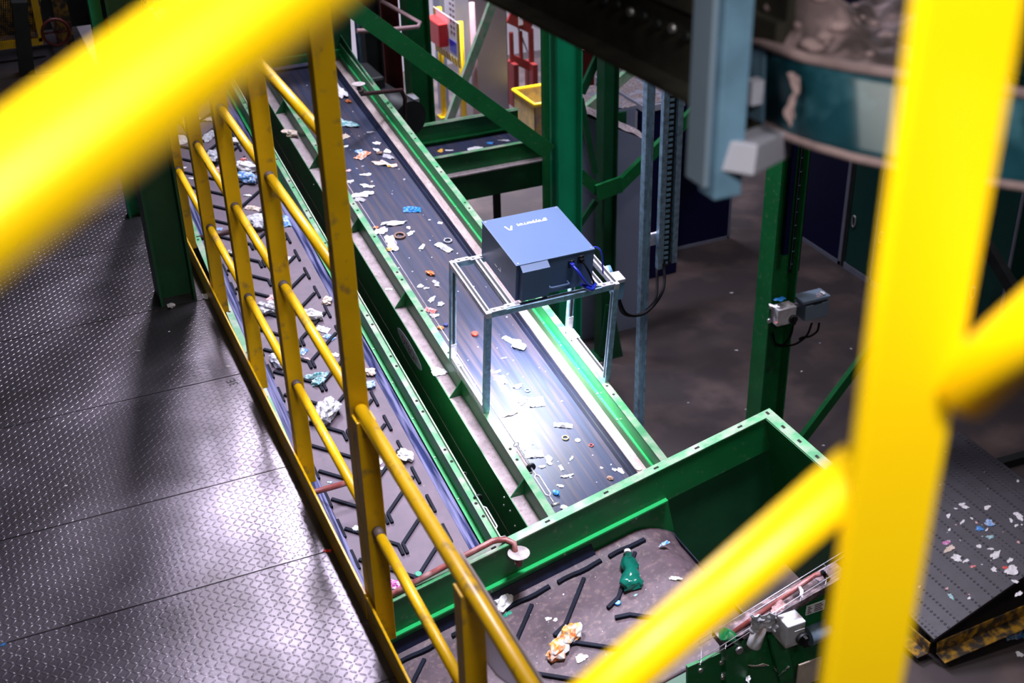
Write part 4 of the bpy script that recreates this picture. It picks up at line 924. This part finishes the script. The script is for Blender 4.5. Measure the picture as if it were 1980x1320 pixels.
# ================================================================== far upper left corner of the walkway
cg = thing('mesh_cage', 'yellow framed mesh panel in the dark upper left corner', 'cage', at_z(30, 100, ZW))
yq = 13.6
def Q(p): return at_y(*p, yq)
for a, b_ in (((-30, -20), (-30, 92)), ((-30, 92), (82, 78)), ((82, 78), (62, -20))): MB().beam(Q(a), Q(b_), .07, .07, up=(0, -1, 0)).build('frame_bar', M['yellow'], cg)
w = MB()
for i in range(26): a = -30+i*4.3; w.cyl(Q((a, -20)), Q((a, 88)), .004, 5)
for i in range(24): a = -18+i*4.6; w.cyl(Q((-30, a+4)), Q((80, a-8)), .004, 5)
w.build('mesh', M['yellow_worn'], cg)
o = MB().beam(Q((28, -20))+Vector((0, -.5, 0)), Q((45, 125))+Vector((0, -.5, 0)), .14, .14, up=(0, -1, 0)).build('post', M['dark_steel']); tag(o, 'black post standing before the yellow mesh panel', 'post')
vw = thing('valve_wheel', 'dark red hand wheel right of the black post in the upper left corner', 'wheel', Q((100, 70)))
c = Q((102, 48))+Vector((0, -.3, 0))
MB().tube([c+Vector((.13*math.cos(2*PI*i/24), 0, .13*math.sin(2*PI*i/24))) for i in range(24)], .016, 8, closed=True).build('rim', M['maroon'], vw)
b = MB()
for i in range(4): b.cyl(c, c+Vector((.13*math.cos(PI*i/2), 0, .13*math.sin(PI*i/2))), .010, 6)
b.build('spokes', M['maroon'], vw)
MB().cyl(c, c+Vector((0, .6, 0)), .02, 8).build('spindle', M['dark_steel'], vw)
o = MB().box((c.x+.05, c.y+.6, ZW), (c.x+.2, c.y+.75, 9)).build('post', M['yellow_worn']); tag(o, 'dark yellow upright right of the red hand wheel', 'post')

# ================================================================== scraps and litter
def sheet_mesh(seed, aspect=1., crumple=.18, lobes=.28, thick=.004):
    r = random.Random(seed); b = MB(); n = 9; off = Vector((r.random()*50, r.random()*50, 0))
    ph = [r.uniform(0, 6.28) for _ in range(4)]
    def fn(u, v):
        a = u*2*PI; rad = .5*v*(1+lobes*(.6*math.sin(2*a+ph[0])+.5*math.sin(3*a+ph[1])+.45*math.sin(5*a+ph[2])+.3*math.sin(9*a+ph[3])))
        x, y = rad*math.cos(a), rad*math.sin(a)*aspect
        z = crumple*(.55*noise.noise(Vector((x*3.2, y*3.2, 0))+off)+.35*noise.noise(Vector((x*8, y*8, 1))+off)+.25)*(.55+.45*v)
        return Vector((x, y, max(.004, z*.8+.05*crumple)))
    b.grid(fn, 26, 7, smooth=False)
    bmesh.ops.remove_doubles(b.bm, verts=b.bm.verts, dist=1e-5); return b
def lump_mesh(seed, aspect=1., flat=.45):
    r = random.Random(seed); b = MB(); off = Vector((r.random()*50, 7, 3))
    g = bmesh.ops.create_icosphere(b.bm, subdivisions=3, radius=.5)
    for v in g['verts']:
        p = v.co.copy(); k = 1+.55*noise.noise(p*3+off)+.35*noise.noise(p*8+off)
        v.co = Vector((p.x*k, p.y*k*aspect, (p.z*k+.40)*flat))
        v.co.z = max(0, v.co.z)
    return b
def ring_mesh(seed, aspect=1.):
    return MB().tube([(.42*math.cos(2*PI*i/24), .42*math.sin(2*PI*i/24), .10) for i in range(24)], .09, 8, closed=True)
def cap_mesh(seed, aspect=1.):
    b = MB(); b.tube([(0, 0, 0), (0, 0, .34), (0, 0, .40)], [.5, .5, .42], 24); return b
def disc_mesh(seed, aspect=1.):
    b = MB(); b.tube([(0, 0, .01), (0, 0, .06)], [.5, .47], 28); return b
def packet_mesh(seed, aspect=.5):
    r = random.Random(seed); b = MB(); off = Vector((r.random()*30, 0, 0))
    def fn(u, v):
        x, y = u-.5, (v-.5)*aspect
        z = .16*math.sin(PI*u)*math.sin(PI*v)+.07*noise.noise(Vector((x*7, y*7, 0))+off)+.03
        return Vector((x+.04*noise.noise(Vector((y*9, 1, 0))+off), y+.05*noise.noise(Vector((x*6, 2, 0))+off), max(.004, z)))
    b.grid(fn, 16, 10, smooth=False); return b
KIND = {'sheet': (sheet_mesh, .004), 'lump': (lump_mesh, 0), 'ring': (ring_mesh, 0), 'cap': (cap_mesh, 0), 'disc': (disc_mesh, 0), 'packet': (packet_mesh, .004)}
def make_scrap(name, kind, seed, aspect, m, length, MW, label, cat, group=None):
    fn, th = KIND[kind]; b = fn(seed, aspect)
    o = b.build(name, m, None, recentre=False)
    if th:
        md = o.modifiers.new('thickness', 'SOLIDIFY'); md.thickness = th; md.offset = 0
    o.matrix_world = MW @ Matrix.Scale(length, 4); tag(o, label, cat, group); return o
FR = {'c': (MB_, -.200, 'the cleated belt'), 's': (MB_, -.199, 'the smooth belt'), 't': (MT, -.395, 'the transverse belt'), 'w': (Matrix.Identity(4), ZW, 'the walkway'), 'f': (Matrix.Identity(4), .0, 'the floor'),
      'p': (MP, .0, 'the black plate'), 'k': (Matrix.Identity(4), zb-.25, 'the narrow back belt'), 'l': (MB_, -.145, 'the dusty ledge'), 'b': (MB_, -.166, 'the skirt strip')}
def pose(frame, px, py, Lp, ang, lift=0, deg=None):
    Mx, n, _ = FR[frame]
    a = math.radians(ang); dx, dy = math.cos(a)*Lp/2, math.sin(a)*Lp/2
    P = on_plane(px, py, Mx, n+lift); p0, p1 = on_plane(px-dx, py-dy, Mx, n), on_plane(px+dx, py+dy, Mx, n)
    Ml = Mx.inverted(); q = Ml @ P; d = (Ml.to_3x3() @ (p1-p0)); L = d.length
    return Mx @ Matrix.Translation((q.x, q.y, n+lift)) @ Matrix.Rotation(math.atan2(d.y, d.x), 4, 'Z'), L
seedc = [100]
def item(frame, kind, px, py, Lp, ang, aspect, col, label, name='scrap', cat='scrap', group=None, lift=0.001):
    seedc[0] += 1
    MW, L = pose(frame, px, py, Lp, ang, lift)
    return make_scrap(name, kind, seedc[0], aspect, S[col], L, MW, label, cat, group)
IT = [
 # smooth belt, far to near
 ('s','lump',645,164,13,0,1,'orangewhite','crumpled white and orange wad at the far end of the smooth belt by the hood','wad'),
 ('s','sheet',657,178,28,62,.42,'white','long white rag at the far end of the smooth belt','rag'),
 ('s','lump',673,197,9,20,.8,'orange','small orange scrap just below the long white rag on the smooth belt'),
 ('s','sheet',652,207,11,10,.6,'pink','pale pink scrap beside the tall post on the far smooth belt'),
 ('s','sheet',653,244,17,10,.6,'white','white scrap against the tall post near the teal film'),
 ('s','sheet',671,240,34,25,.5,'teal','crumpled teal film on the far smooth belt','film'),
 ('s','packet',664,265,20,-20,.7,'cream','crumpled beige paper below the teal film','paper'),
 ('s','lump',660,279,10,0,.7,'navy','dark purple scrap below the beige paper'),
 ('s','sheet',669,283,9,-30,.6,'white','tiny white scrap right of the dark purple scrap'),
 ('s','sheet',716,256,18,-5,.35,'grey','thin grey film strip at the right of the far smooth belt','film'),
 ('s','sheet',729,277,13,20,.7,'white','upper of two white scraps near the rubber edge of the smooth belt'),
 ('s','sheet',728,290,14,15,.6,'white','white scrap left of the orange brown lump on the smooth belt'),
 ('s','lump',734,297,11,0,.8,'brown','orange brown lump between white scraps on the smooth belt'),
 ('s','sheet',749,293,16,15,.7,'white','white scrap right of the orange brown lump'),
 ('s','sheet',750,303,18,30,.6,'grey','grey crumpled film right under the white scrap by the rubber edge','film'),
 ('s','sheet',694,293,17,-10,.7,'bluewhite','blue and white film behind the orange wrapper','film'),
 ('s','packet',701,301,24,-38,.5,'orangewhite','orange and white wrapper in the middle of the far smooth belt','wrapper'),
 ('s','sheet',744,318,44,12,.32,'cream','long cream coloured sheet with a wavy edge on the smooth belt','paper'),
 ('s','lump',752,322,7,0,.9,'yellow','tiny yellow lump at the end of the long cream sheet'),
 ('s','sheet',708,338,22,3,.4,'white','white sliver below the orange wrapper'),
 ('s','sheet',673,330,11,-20,.7,'pink','pinkish crumb close to the left edge of the far smooth belt'),
 ('s','sheet',676,351,16,-10,.6,'white','white scrap at the left belt edge beside the tall post'),
 ('s','sheet',710,360,24,8,.5,'white','bent white scrap above the white crumpled sheet'),
 ('s','sheet',701,377,40,-8,.5,'white','large white crumpled sheet at the left of the smooth belt','paper'),
 ('s','sheet',696,386,20,20,.7,'grey','greyish sheet tucked under the large white crumpled sheet','paper'),
 ('s','packet',797,406,34,0,.55,'blue','bright blue crumpled film on the right half of the smooth belt','film'),
 ('s','sheet',762,433,46,-8,.28,'white','long white strip across the smooth belt','strip'),
 ('s','sheet',737,447,20,-45,.7,'white','white scrap at the left end of the long white strip'),
 ('s','lump',727,441,9,0,.8,'orange','orange scrap on the pull cord beside the white strip'),
 ('s','ring',773,457,22,-10,.6,'brown','crushed brown ring shaped wrapper under the long white strip','wrapper'),
 ('s','sheet',794,451,14,-30,.6,'white','white scrap right of the brown ring wrapper'),
 ('s','packet',757,471,30,68,.35,'white','white rectangular strip lying along the pull cord','strip'),
 ('s','lump',753,483,11,0,.9,'yellow','yellow orange lump beside the pull cord at the left belt edge'),
 ('s','packet',851,431,9,10,.8,'white','small white square by itself at the right of the smooth belt'),
 ('s','sheet',790,440,9,20,.8,'cream','small cream chip at the right end of the long white strip'),
 ('s','ring',866,466,10,60,.8,'film','small clear ring close behind the long white scrap'),
 ('s','packet',858,479,32,28,.38,'white','long white wrapper on the right half of the smooth belt behind the frame','wrapper'),
 ('s','sheet',816,478,15,-55,.3,'white','bone shaped white scrap in the middle of the smooth belt'),
 ('s','lump',832,530,15,15,.7,'orange','bright orange scrap left of the frame leg on the smooth belt'),
 ('s','sheet',843,548,14,50,.6,'grey','translucent grey flake near the far frame leg'),
 ('s','sheet',813,553,12,20,.8,'white','white lump shaped scrap left of the translucent flake'),
 ('s','sheet',824,557,11,-10,.5,'white','small white scrap right beside the white lump shaped scrap'),
 ('s','sheet',835,579,15,-40,.5,'white','forked white scrap above the red and white packet'),
 ('s','sheet',852,588,14,-30,.7,'film','clear scrap with a dark spot left of the far frame leg'),
 ('s','packet',832,600,22,15,.6,'redwhite','red and white packet on the left edge of the smooth belt','packet'),
 ('s','sheet',840,610,22,0,.5,'film','clear film under the red and white packet','film'),
 ('s','cap',918,647,13,0,1,'red','round red bottle cap on the smooth belt under the frame','cap'),
 ('s','cap',862,629,9,0,1,'navy','small dark blue cap by the far frame leg','cap'),
 ('s','lump',852,635,12,10,.6,'orange','flat orange scrap left of the dark blue cap'),
 ('s','packet',985,658,26,30,.38,'white','narrow half of a twisted white bag under the frame','bag'),
 ('s','lump',1002,670,26,28,.6,'film','wide half of the twisted white bag under the frame','bag'),
 ('s','sheet',974,692,10,-10,.3,'white','thin white sliver between the twisted bag and the front frame leg'),
 ('s','sheet',961,719,14,-20,.5,'white','white scrap right of the front frame leg'),
 ('s','packet',973,734,17,60,.5,'white','folded white paper below the white scrap by the front leg','paper'),
 ('s','sheet',1001,747,20,-15,.5,'white','small white torn paper in the bright lamp light','paper'),
 ('s','ring',1020,755,11,5,.6,'teal','small teal ring cap in the bright lamp light','cap'),
 ('s','sheet',1010,774,18,-40,.7,'cream','white paper with a brown stain left of the big white chunk','paper'),
 ('s','packet',1037,777,30,-5,.95,'white','big white chunk of foam in the bright lamp light','foam'),
 ('s','sheet',988,800,26,-20,.35,'pink','faint pinkish paper below the stained paper','paper'),
 ('s','packet',1089,823,36,5,.32,'white','white printed strip right of the lamp light','strip'),
 ('s','ring',1093,847,10,60,.9,'gold','small golden ring below the white printed strip','ring'),
 ('s','disc',1117,851,11,0,1,'white','round white chip right of the golden ring','chip'),
 ('s','ring',1143,861,9,0,1,'red','thin red ring near the rubber edge of the smooth belt','ring'),
 ('s','sheet',1021,870,12,10,.5,'grey','grey flake behind the white rectangular sheet'),
 ('s','packet',1032,878,36,-5,.55,'white','white rectangular sheet close to the pull cord spring','paper'),
 ('s','sheet',1061,889,18,70,.5,'white','white triangular scrap right of the white rectangular sheet'),
 ('s','sheet',1105,886,9,-60,.4,'white','tiny white curl in the middle of the near smooth belt'),
 ('s','packet',1085,904,11,60,.45,'white','small white rectangle near the middle of the near belt end'),
 ('s','sheet',1048,902,14,-15,.5,'grey','grey film scrap beside the black washer','film'),
 ('s','sheet',1163,904,6,0,.8,'white','tiny white square left of the white pair at the near belt end'),
 ('s','sheet',1200,910,13,60,.6,'white','white folded scrap at the near right end of the smooth belt'),
 ('s','sheet',1188,908,11,30,.6,'grey','grey scrap left of the white folded scrap at the belt end'),
 ('b','disc',1235,905,12,-10,1,'white','pale oval disc on the beige skirt strip by the hopper','disc'),
 ('s','lump',1180,925,11,10,.8,'brown','brown lump at the near end of the smooth belt'),
 ('s','sheet',1083,939,14,10,.45,'white','curved white scrap at the lower left end of the smooth belt'),
 ('s','sheet',1096,920,22,-10,.35,'grey','thin dark curl above the curved white scrap'),
 ('s','lump',1075,954,14,30,.7,'blue','blue cap wedged at the pull cord turnbuckle','cap'),
 ('s','lump',1092,983,15,20,.7,'white','white ball of paper against the near hopper wall','paper'),
 ('l','sheet',848,719,32,20,.6,'white','white crumpled paper on the dusty ledge near the oval plate','paper'),
 ('l','packet',752,559,14,0,.5,'white','small white paper on the dusty ledge beside a gusset','paper'),
 ('l','lump',562,262,26,10,.6,'cream','beige block on the dusty ledge far along','block'),
 # cleated belt, far to near
 ('c','sheet',376,231,26,10,.6,'white','white sheet at the far end of the cleated belt below the blurred rail','sheet'),
 ('c','sheet',401,231,24,15,.6,'cream','cream crumpled sheet right of the far white sheet','sheet'),
 ('c','packet',404,264,30,-40,.5,'film','long crumpled clear film between the second and third posts','film'),
 ('c','packet',350,270,20,55,.6,'white','white crumpled bag beside the farthest visible post','bag'),
 ('c','lump',416,309,30,-35,.8,'film','grey white bag between the second and third posts','bag'),
 ('c','lump',457,276,20,20,.7,'white','white bag right of the third post at the far belt','bag'),
 ('c','lump',472,311,14,-10,.7,'redwhite','small red and white scrap above the big white bag'),
 ('c','lump',478,329,40,8,.55,'white','big white plastic bag right of the third post','bag'),
 ('c','lump',482,351,40,12,.55,'bluewhite','clear bag with blue print below the big white bag','bag'),
 ('c','lump',422,333,20,-25,.7,'pink','pinkish white paper left of the third post','paper'),
 ('c','sheet',371,345,13,0,.5,'white','thin white scrap by the farthest visible post'),
 ('c','sheet',357,324,9,0,.6,'white','tiny white scrap above the thin scrap by the farthest post'),
 ('c','sheet',480,378,15,10,.5,'white','white flake below the bag with blue print'),
 ('c','packet',489,403,28,8,.45,'cream','cream coloured roll of paper above the clear lid','paper'),
 ('c','disc',487,422,25,0,1,'grey','round clear lid between the third and fourth posts','lid'),
 ('c','lump',503,437,30,45,.8,'film','crumpled clear bag behind the fourth post','bag'),
 ('c','packet',552,428,22,70,.4,'bluewhite','small bottle with blue cap at the right edge of the cleated belt','bottle'),
 ('c','packet',424,443,11,5,.8,'bluewhite','small white box with blue print by the dark pipe','box'),
 ('c','packet',448,488,18,10,.6,'white','white crumpled cup under the dark pipe','cup'),
 ('c','sheet',556,500,12,60,.6,'white','white scrap right of the fourth post by a cleat'),
 ('c','lump',521,600,46,10,.65,'foil','large crinkled clear tray left of the fourth post','tray'),
 ('c','lump',528,581,18,-40,.8,'pink','pinkish white tissue on top of the crinkled tray','tissue'),
 ('c','lump',603,614,40,10,.55,'white','white crinkled tray behind the top bar','tray'),
 ('c','packet',624,637,26,15,.6,'white','white packet between the fourth and fifth posts','packet'),
 ('c','packet',637,652,20,25,.6,'bluewhite','small blue and white packet below the white packet','packet'),
 ('c','lump',633,584,16,-50,.8,'cream','cream lump left of the tall fifth post'),
 ('c','packet',586,680,15,-50,.7,'bluewhite','blue and white scrap right of the fourth post'),
 ('c','lump',537,702,30,50,.6,'film','crumpled clear foil left of the fourth post','foil'),
 ('c','sheet',593,695,15,10,.6,'pink','pinkish foil beside a cleat right of the fourth post'),
 ('c','packet',613,727,46,-8,.30,'teal','long teal printed film between the fourth and fifth posts','film'),
 ('c','lump',616,741,26,-20,.7,'teal','teal crumpled bag under the long teal film','bag'),
 ('c','sheet',648,686,14,30,.7,'white','white scrap partly behind the top bar by the fifth post'),
 ('c','lump',713,722,22,20,.8,'cream','tan crushed cardboard at the right edge of the cleated belt','cardboard'),
 ('c','lump',715,747,22,-10,.9,'bluewhite','blue crinkled foil ball under the tan cardboard','foil'),
 ('c','lump',630,805,50,-50,.75,'foil','large silver crinkled foil bag between the fourth and fifth posts','bag'),
 ('c','sheet',605,819,14,-10,.6,'navy','dark blue scrap under the silver foil bag'),
 ('c','lump',783,884,30,35,.7,'white','white crumpled tissue lying across a cleat right of the top bar','tissue'),
 ('c','disc',729,893,22,0,1,'white','round white lid half behind the top bar','lid'),
 ('c','sheet',741,906,26,0,.3,'white','thin white film below the round white lid','film'),
 ('c','sheet',638,932,9,0,.6,'teal','tiny teal scrap above the reddish pipe'),
 ('c','lump',689,1025,18,-20,.8,'white','white lump left of the nearest tall post'),
 ('c','packet',768,1131,38,8,.6,'magenta','magenta and white packet against the red pipe','packet'),
 ('c','cap',809,1112,14,0,1,'green','green bottle cap by the red pipe','cap'),
 # transverse belt
 ('t','lump',976,1168,44,-62,.55,'white','white crumpled foam by the rubber skirt of the transverse belt','foam'),
 ('t','packet',981,1187,18,-30,.5,'green','green piece at the lower end of the white foam'),
 ('t','cap',1195,1167,12,0,1,'blue','small bright blue cap in the middle of the transverse belt','cap'),
 ('t','sheet',1306,1118,22,5,.5,'white','white scrap at the right end of the transverse belt'),
 ('t','sheet',1285,1051,20,-30,.45,'bluewhite','pale blue film flake at the head of the transverse belt','film'),
 ('t','sheet',1060,1196,11,20,.7,'white','left of two tiny white flakes on the transverse belt'),
 ('t','sheet',1074,1198,10,-30,.7,'white','right of two tiny white flakes on the transverse belt'),
 ('t','lump',1103,1232,46,-60,.7,'wrapper','upper half of a crushed orange and yellow wrapper on the transverse belt','wrapper'),
 ('t','lump',1080,1262,48,-50,.75,'wrapper','lower half of a crushed orange and yellow wrapper on the transverse belt','wrapper'),
 ('t','sheet',1124,1272,22,20,.8,'cream','cream paper scrap right of the orange and yellow wrapper','paper'),
 ('t','sheet',1229,1150,9,-20,.6,'teal','tiny pale blue flake below the crushed green bottle'),
 ('t','sheet',1040,1312,10,-20,.7,'grey','tiny grey flake at the bottom edge of the transverse belt'),
 ('k','packet',920,289,30,-8,.5,'white','white folded sheet on the narrow back belt under the brace','paper'),
 ('k','sheet',948,277,16,0,.6,'blue','blue film on the narrow back belt','film'),
 ('k','sheet',868,291,14,0,.5,'white','white scrap at the left of the narrow back belt'),
 ('k','sheet',852,292,9,-50,.5,'yellow','yellow scrap at the left end of the narrow back belt'),
 ('k','sheet',975,272,20,0,.4,'film','pale film strip on the narrow back belt','film'),
 # walkway and floor
 ('w','lump',331,593,15,-20,.9,'white','white wad of paper at the foot of the big dark green column','paper'),
 ('w','sheet',398,573,11,50,.7,'white','white scrap on the walkway near the toe board far along'),
 ('w','sheet',441,708,11,0,.5,'white','white oval chip on the walkway by the toe board','chip'),
 ('w','sheet',266,678,10,0,.4,'grey','pale sliver in the middle of the walkway'),
 ('w','sheet',32,1266,7,0,.7,'grey','grey crumb on the walkway near the lower left corner'),
 ('w','sheet',6,1246,14,-20,.5,'blue','blue scrap at the left picture edge on the walkway'),
 ('w','sheet',633,1065,18,5,.4,'red','tiny red scrap on the walkway beside the toe board'),
 ('f','sheet',1424,677,6,0,.7,'white','white crumb on the concrete floor left of the green column'),
 ('f','sheet',1963,942,9,20,.8,'white','white scrap on the concrete floor beyond the dimpled plate'),
 ('f','packet',1962,1230,40,-10,.4,'bluewhite','blue and white crushed bottle on the floor by the yellow angle','bottle'),
 ('f','sheet',1866,1260,12,30,.8,'white','white chip on the floor just before the yellow angle'),
 ('f','sheet',1971,1265,13,70,.7,'white','white triangular chip on the floor at lower right'),
]
for t in IT:
    fr, kd, px, py, Lp, an, asp, col, lab = t[:9]; nm = t[9] if len(t) > 9 else 'scrap'
    item(fr, kd, px, py, Lp, an, asp, col, lab, nm, nm)
# crushed green bottle on the transverse belt
MW, L = pose('t', 1219, 1108, 66, 83, .004)
bt = thing('bottle', 'crushed green plastic bottle lying on the transverse belt', 'bottle', M=MW, world=False)
bb_ = MB(); prf = [(-.50, .06), (-.42, .07), (-.40, .09), (-.30, .15), (-.12, .19), (.0, .15), (.06, .17), (.2, .21), (.36, .22), (.47, .20), (.5, .15)]
bb_.tube([((x)*L, 0, .16*L) for x, r in prf], [r*L for x, r in prf], 22)
for v in bb_.bm.verts:
    q = v.co/L; k = noise.noise_vector(q*5)*.09+noise.noise_vector(q*12)*.05
    v.co += k*L; v.co.z = max(.002, .1*L+(v.co.z-.16*L)*.62)
bb_.build('body', S['bottle'], bt)
MB().tube([(-.50*L, 0, .1*L), (-.58*L, 0, .1*L)], .075*L, 16).build('cap', S['white'], bt)
# small scraps strewn over the dimpled plate at lower right
PLS = [(1860,975,14,'white'),(1866,980,16,'white'),(1848,983,7,'white'),(1909,981,12,'white'),(1834,997,10,'white'),(1861,1009,11,'white'),(1894,1022,15,'blue'),(1908,1024,7,'white'),(1913,1011,18,'bluewhite'),(1914,1038,15,'teal'),(1955,1006,10,'white'),(1970,998,20,'white'),(1965,1016,9,'white'),(1830,1049,14,'magenta'),(1836,1061,19,'cream'),(1893,1056,12,'white'),(1916,1061,12,'white'),(1925,1073,22,'white'),(1850,1079,22,'white'),(1868,1084,11,'white'),(1881,1095,11,'redwhite'),(1922,1101,12,'white'),(1956,1103,28,'white'),(1943,1097,9,'red'),(1963,1124,13,'white'),(1839,1153,14,'teal'),(1874,1156,7,'white'),(1970,1148,14,'white'),(1953,1083,11,'white'),(1969,1048,7,'pink'),(1879,1002,6,'white'),(1888,1010,6,'pink')]
def side(px, py):
    return ('far' if py < 1030 else 'middle' if py < 1105 else 'near') + (' left' if px < 1880 else ' right')
for k, (px, py, Lp, col) in enumerate(PLS):
    g = {'white': 'white paper scraps on the black dimpled plate'}.get(col)
    lab = 'white paper scrap lying on the black dimpled plate at lower right' if g else f'{col.replace("bluewhite", "blue and white").replace("redwhite", "red and white")} scrap on the {side(px, py)} part of the dimpled plate'
    item('p', 'sheet', px, py, Lp, rnd.uniform(-60, 60), rnd.uniform(.4, .9), col, lab, 'paper_scrap', 'scrap', g or 'coloured scraps on the black dimpled plate')
# loose flakes scattered on the belts that nothing tells apart: one of each kind copied over
def strew(frame, n, cols, xr, sr, label, group, size=(.006, .016), seed=1):
    r = random.Random(seed); Mx, nn, _ = FR[frame]; protos = []
    for k, c in enumerate(cols):
        o = item(frame, 'sheet', 900, 700, 10, 0, r.uniform(.5, .9), c, label, 'flake', 'flake', group); protos.append(o)
    for i in range(n):
        src = protos[i % len(protos)]
        o = src if i < len(protos) else src.copy()
        if i >= len(protos): C.objects.link(o)
        x = r.uniform(*xr); s = r.uniform(*sr); q = r.uniform(*size)*(1 if r.random() > .2 else 1.7)
        o.matrix_world = Mx @ Matrix.Translation((x, s, nn+.001)) @ Matrix.Rotation(r.uniform(0, 6.28), 4, 'Z') @ Matrix.Scale(q, 4)
strew('s', 70, ['white', 'white', 'grey'], (2.66, 3.25), (7.2, 11.6), 'small pale flake on the far half of the smooth belt', 'pale flakes on the far half of the smooth belt', seed=11)
strew('s', 46, ['white', 'white', 'grey'], (2.66, 3.25), (4.95, 7.1), 'small pale flake on the near half of the smooth belt', 'pale flakes on the near half of the smooth belt', (.005, .012), seed=12)
strew('c', 34, ['white', 'grey', 'cream'], (1.40, 2.0), (4.9, 10.5), 'small pale flake on the cleated belt', 'pale flakes on the cleated belt', (.005, .012), seed=13)
strew('t', 36, ['white', 'grey', 'cream'], (.05, 1.0), (-1.0, -.18), 'small pale flake on the transverse belt', 'pale flakes on the transverse belt', (.004, .010), seed=14)
strew('p', 40, ['white', 'white', 'pink'], (.05, LU-.05), (.1, LV-.1), 'tiny pale flake on the black dimpled plate', 'tiny pale flakes on the dimpled plate', (.006, .018), seed=15)
strew('w', 26, ['grey', 'white'], (-1.6, .95), (3.4, 8.0), 'tiny pale flake on the chequer plate walkway', 'pale flakes on the walkway', (.005, .010), seed=16)
strew('f', 26, ['white', 'grey'], (6.0, 9.5), (7.5, 13.5), 'tiny pale flake on the brown concrete floor', 'pale flakes on the concrete floor', (.012, .03), seed=17)
strew('k', 16, ['white', 'pink'], (3.9, 5.4), (12.06, 12.4), 'tiny pale flake on the narrow back belt', 'tiny flakes on the narrow back belt', (.010, .03), seed=18)
# scraps on switch boxes
bx = at_y(1565, 578, YC-.22+.04)
for k, (px, py, L_, lab) in enumerate(((1567, 576, .11, 'white paper scrap lying on top of the grey blue control box'), (1583, 571, .08, 'pinkish white scrap at the back of the control box top'), (1591, 566, .06, 'pale scrap on the end of the grey bracket arm'), (1497, 592, .10, 'white scrap caught between the green column and the isolator'), (1508, 579, .12, 'blue crumpled film caught on the column above the isolator'), (1503, 622, .07, 'red and white scrap stuck left of the isolator'), (1534, 597, .07, 'white strip on top of the white isolator'))):
    c = at_y(px, py, YC-.22+(.05 if k != 3 and k != 5 else .0)); seedc[0] += 1
    make_scrap('scrap', 'sheet', seedc[0], .7, S[['white', 'pink', 'white', 'white', 'blue', 'redwhite', 'white'][k]], L_, Matrix.Translation(c) @ Matrix.Rotation(.7*k, 4, 'Z'), lab, 'scrap')
for k, (px, py, L_, lab, col) in enumerate(((1505, 1172, .055, 'beige crumpled scrap on the wire tray above the isolator', 'pink'), (1548, 1143, .045, 'pale scrap caught in the middle of the wire tray', 'white'), (1581, 1124, .035, 'small grey blue scrap near the top bend of the brown conduit', 'bluewhite'), (1465, 1288, .07, 'dirty cream rag hanging under the white plastic bottle', 'cream'), (1518, 1296, .05, 'crumpled foil by the lower bolts of the drive plate', 'foil'), (1447, 1312, .03, 'tiny white scrap at the bottom of the drive plate', 'white'))):
    c = D(px, py, -.02); seedc[0] += 1
    make_scrap('scrap', 'sheet', seedc[0], .6, S[col], L_*1.6, Matrix.Translation(c) @ Matrix.Rotation(.9*k, 4, 'Z') @ Matrix.Rotation(.9, 4, 'X'), lab, 'scrap')
for o in list(bpy.data.objects):
    if 'world_parts' in o: del o['world_parts']
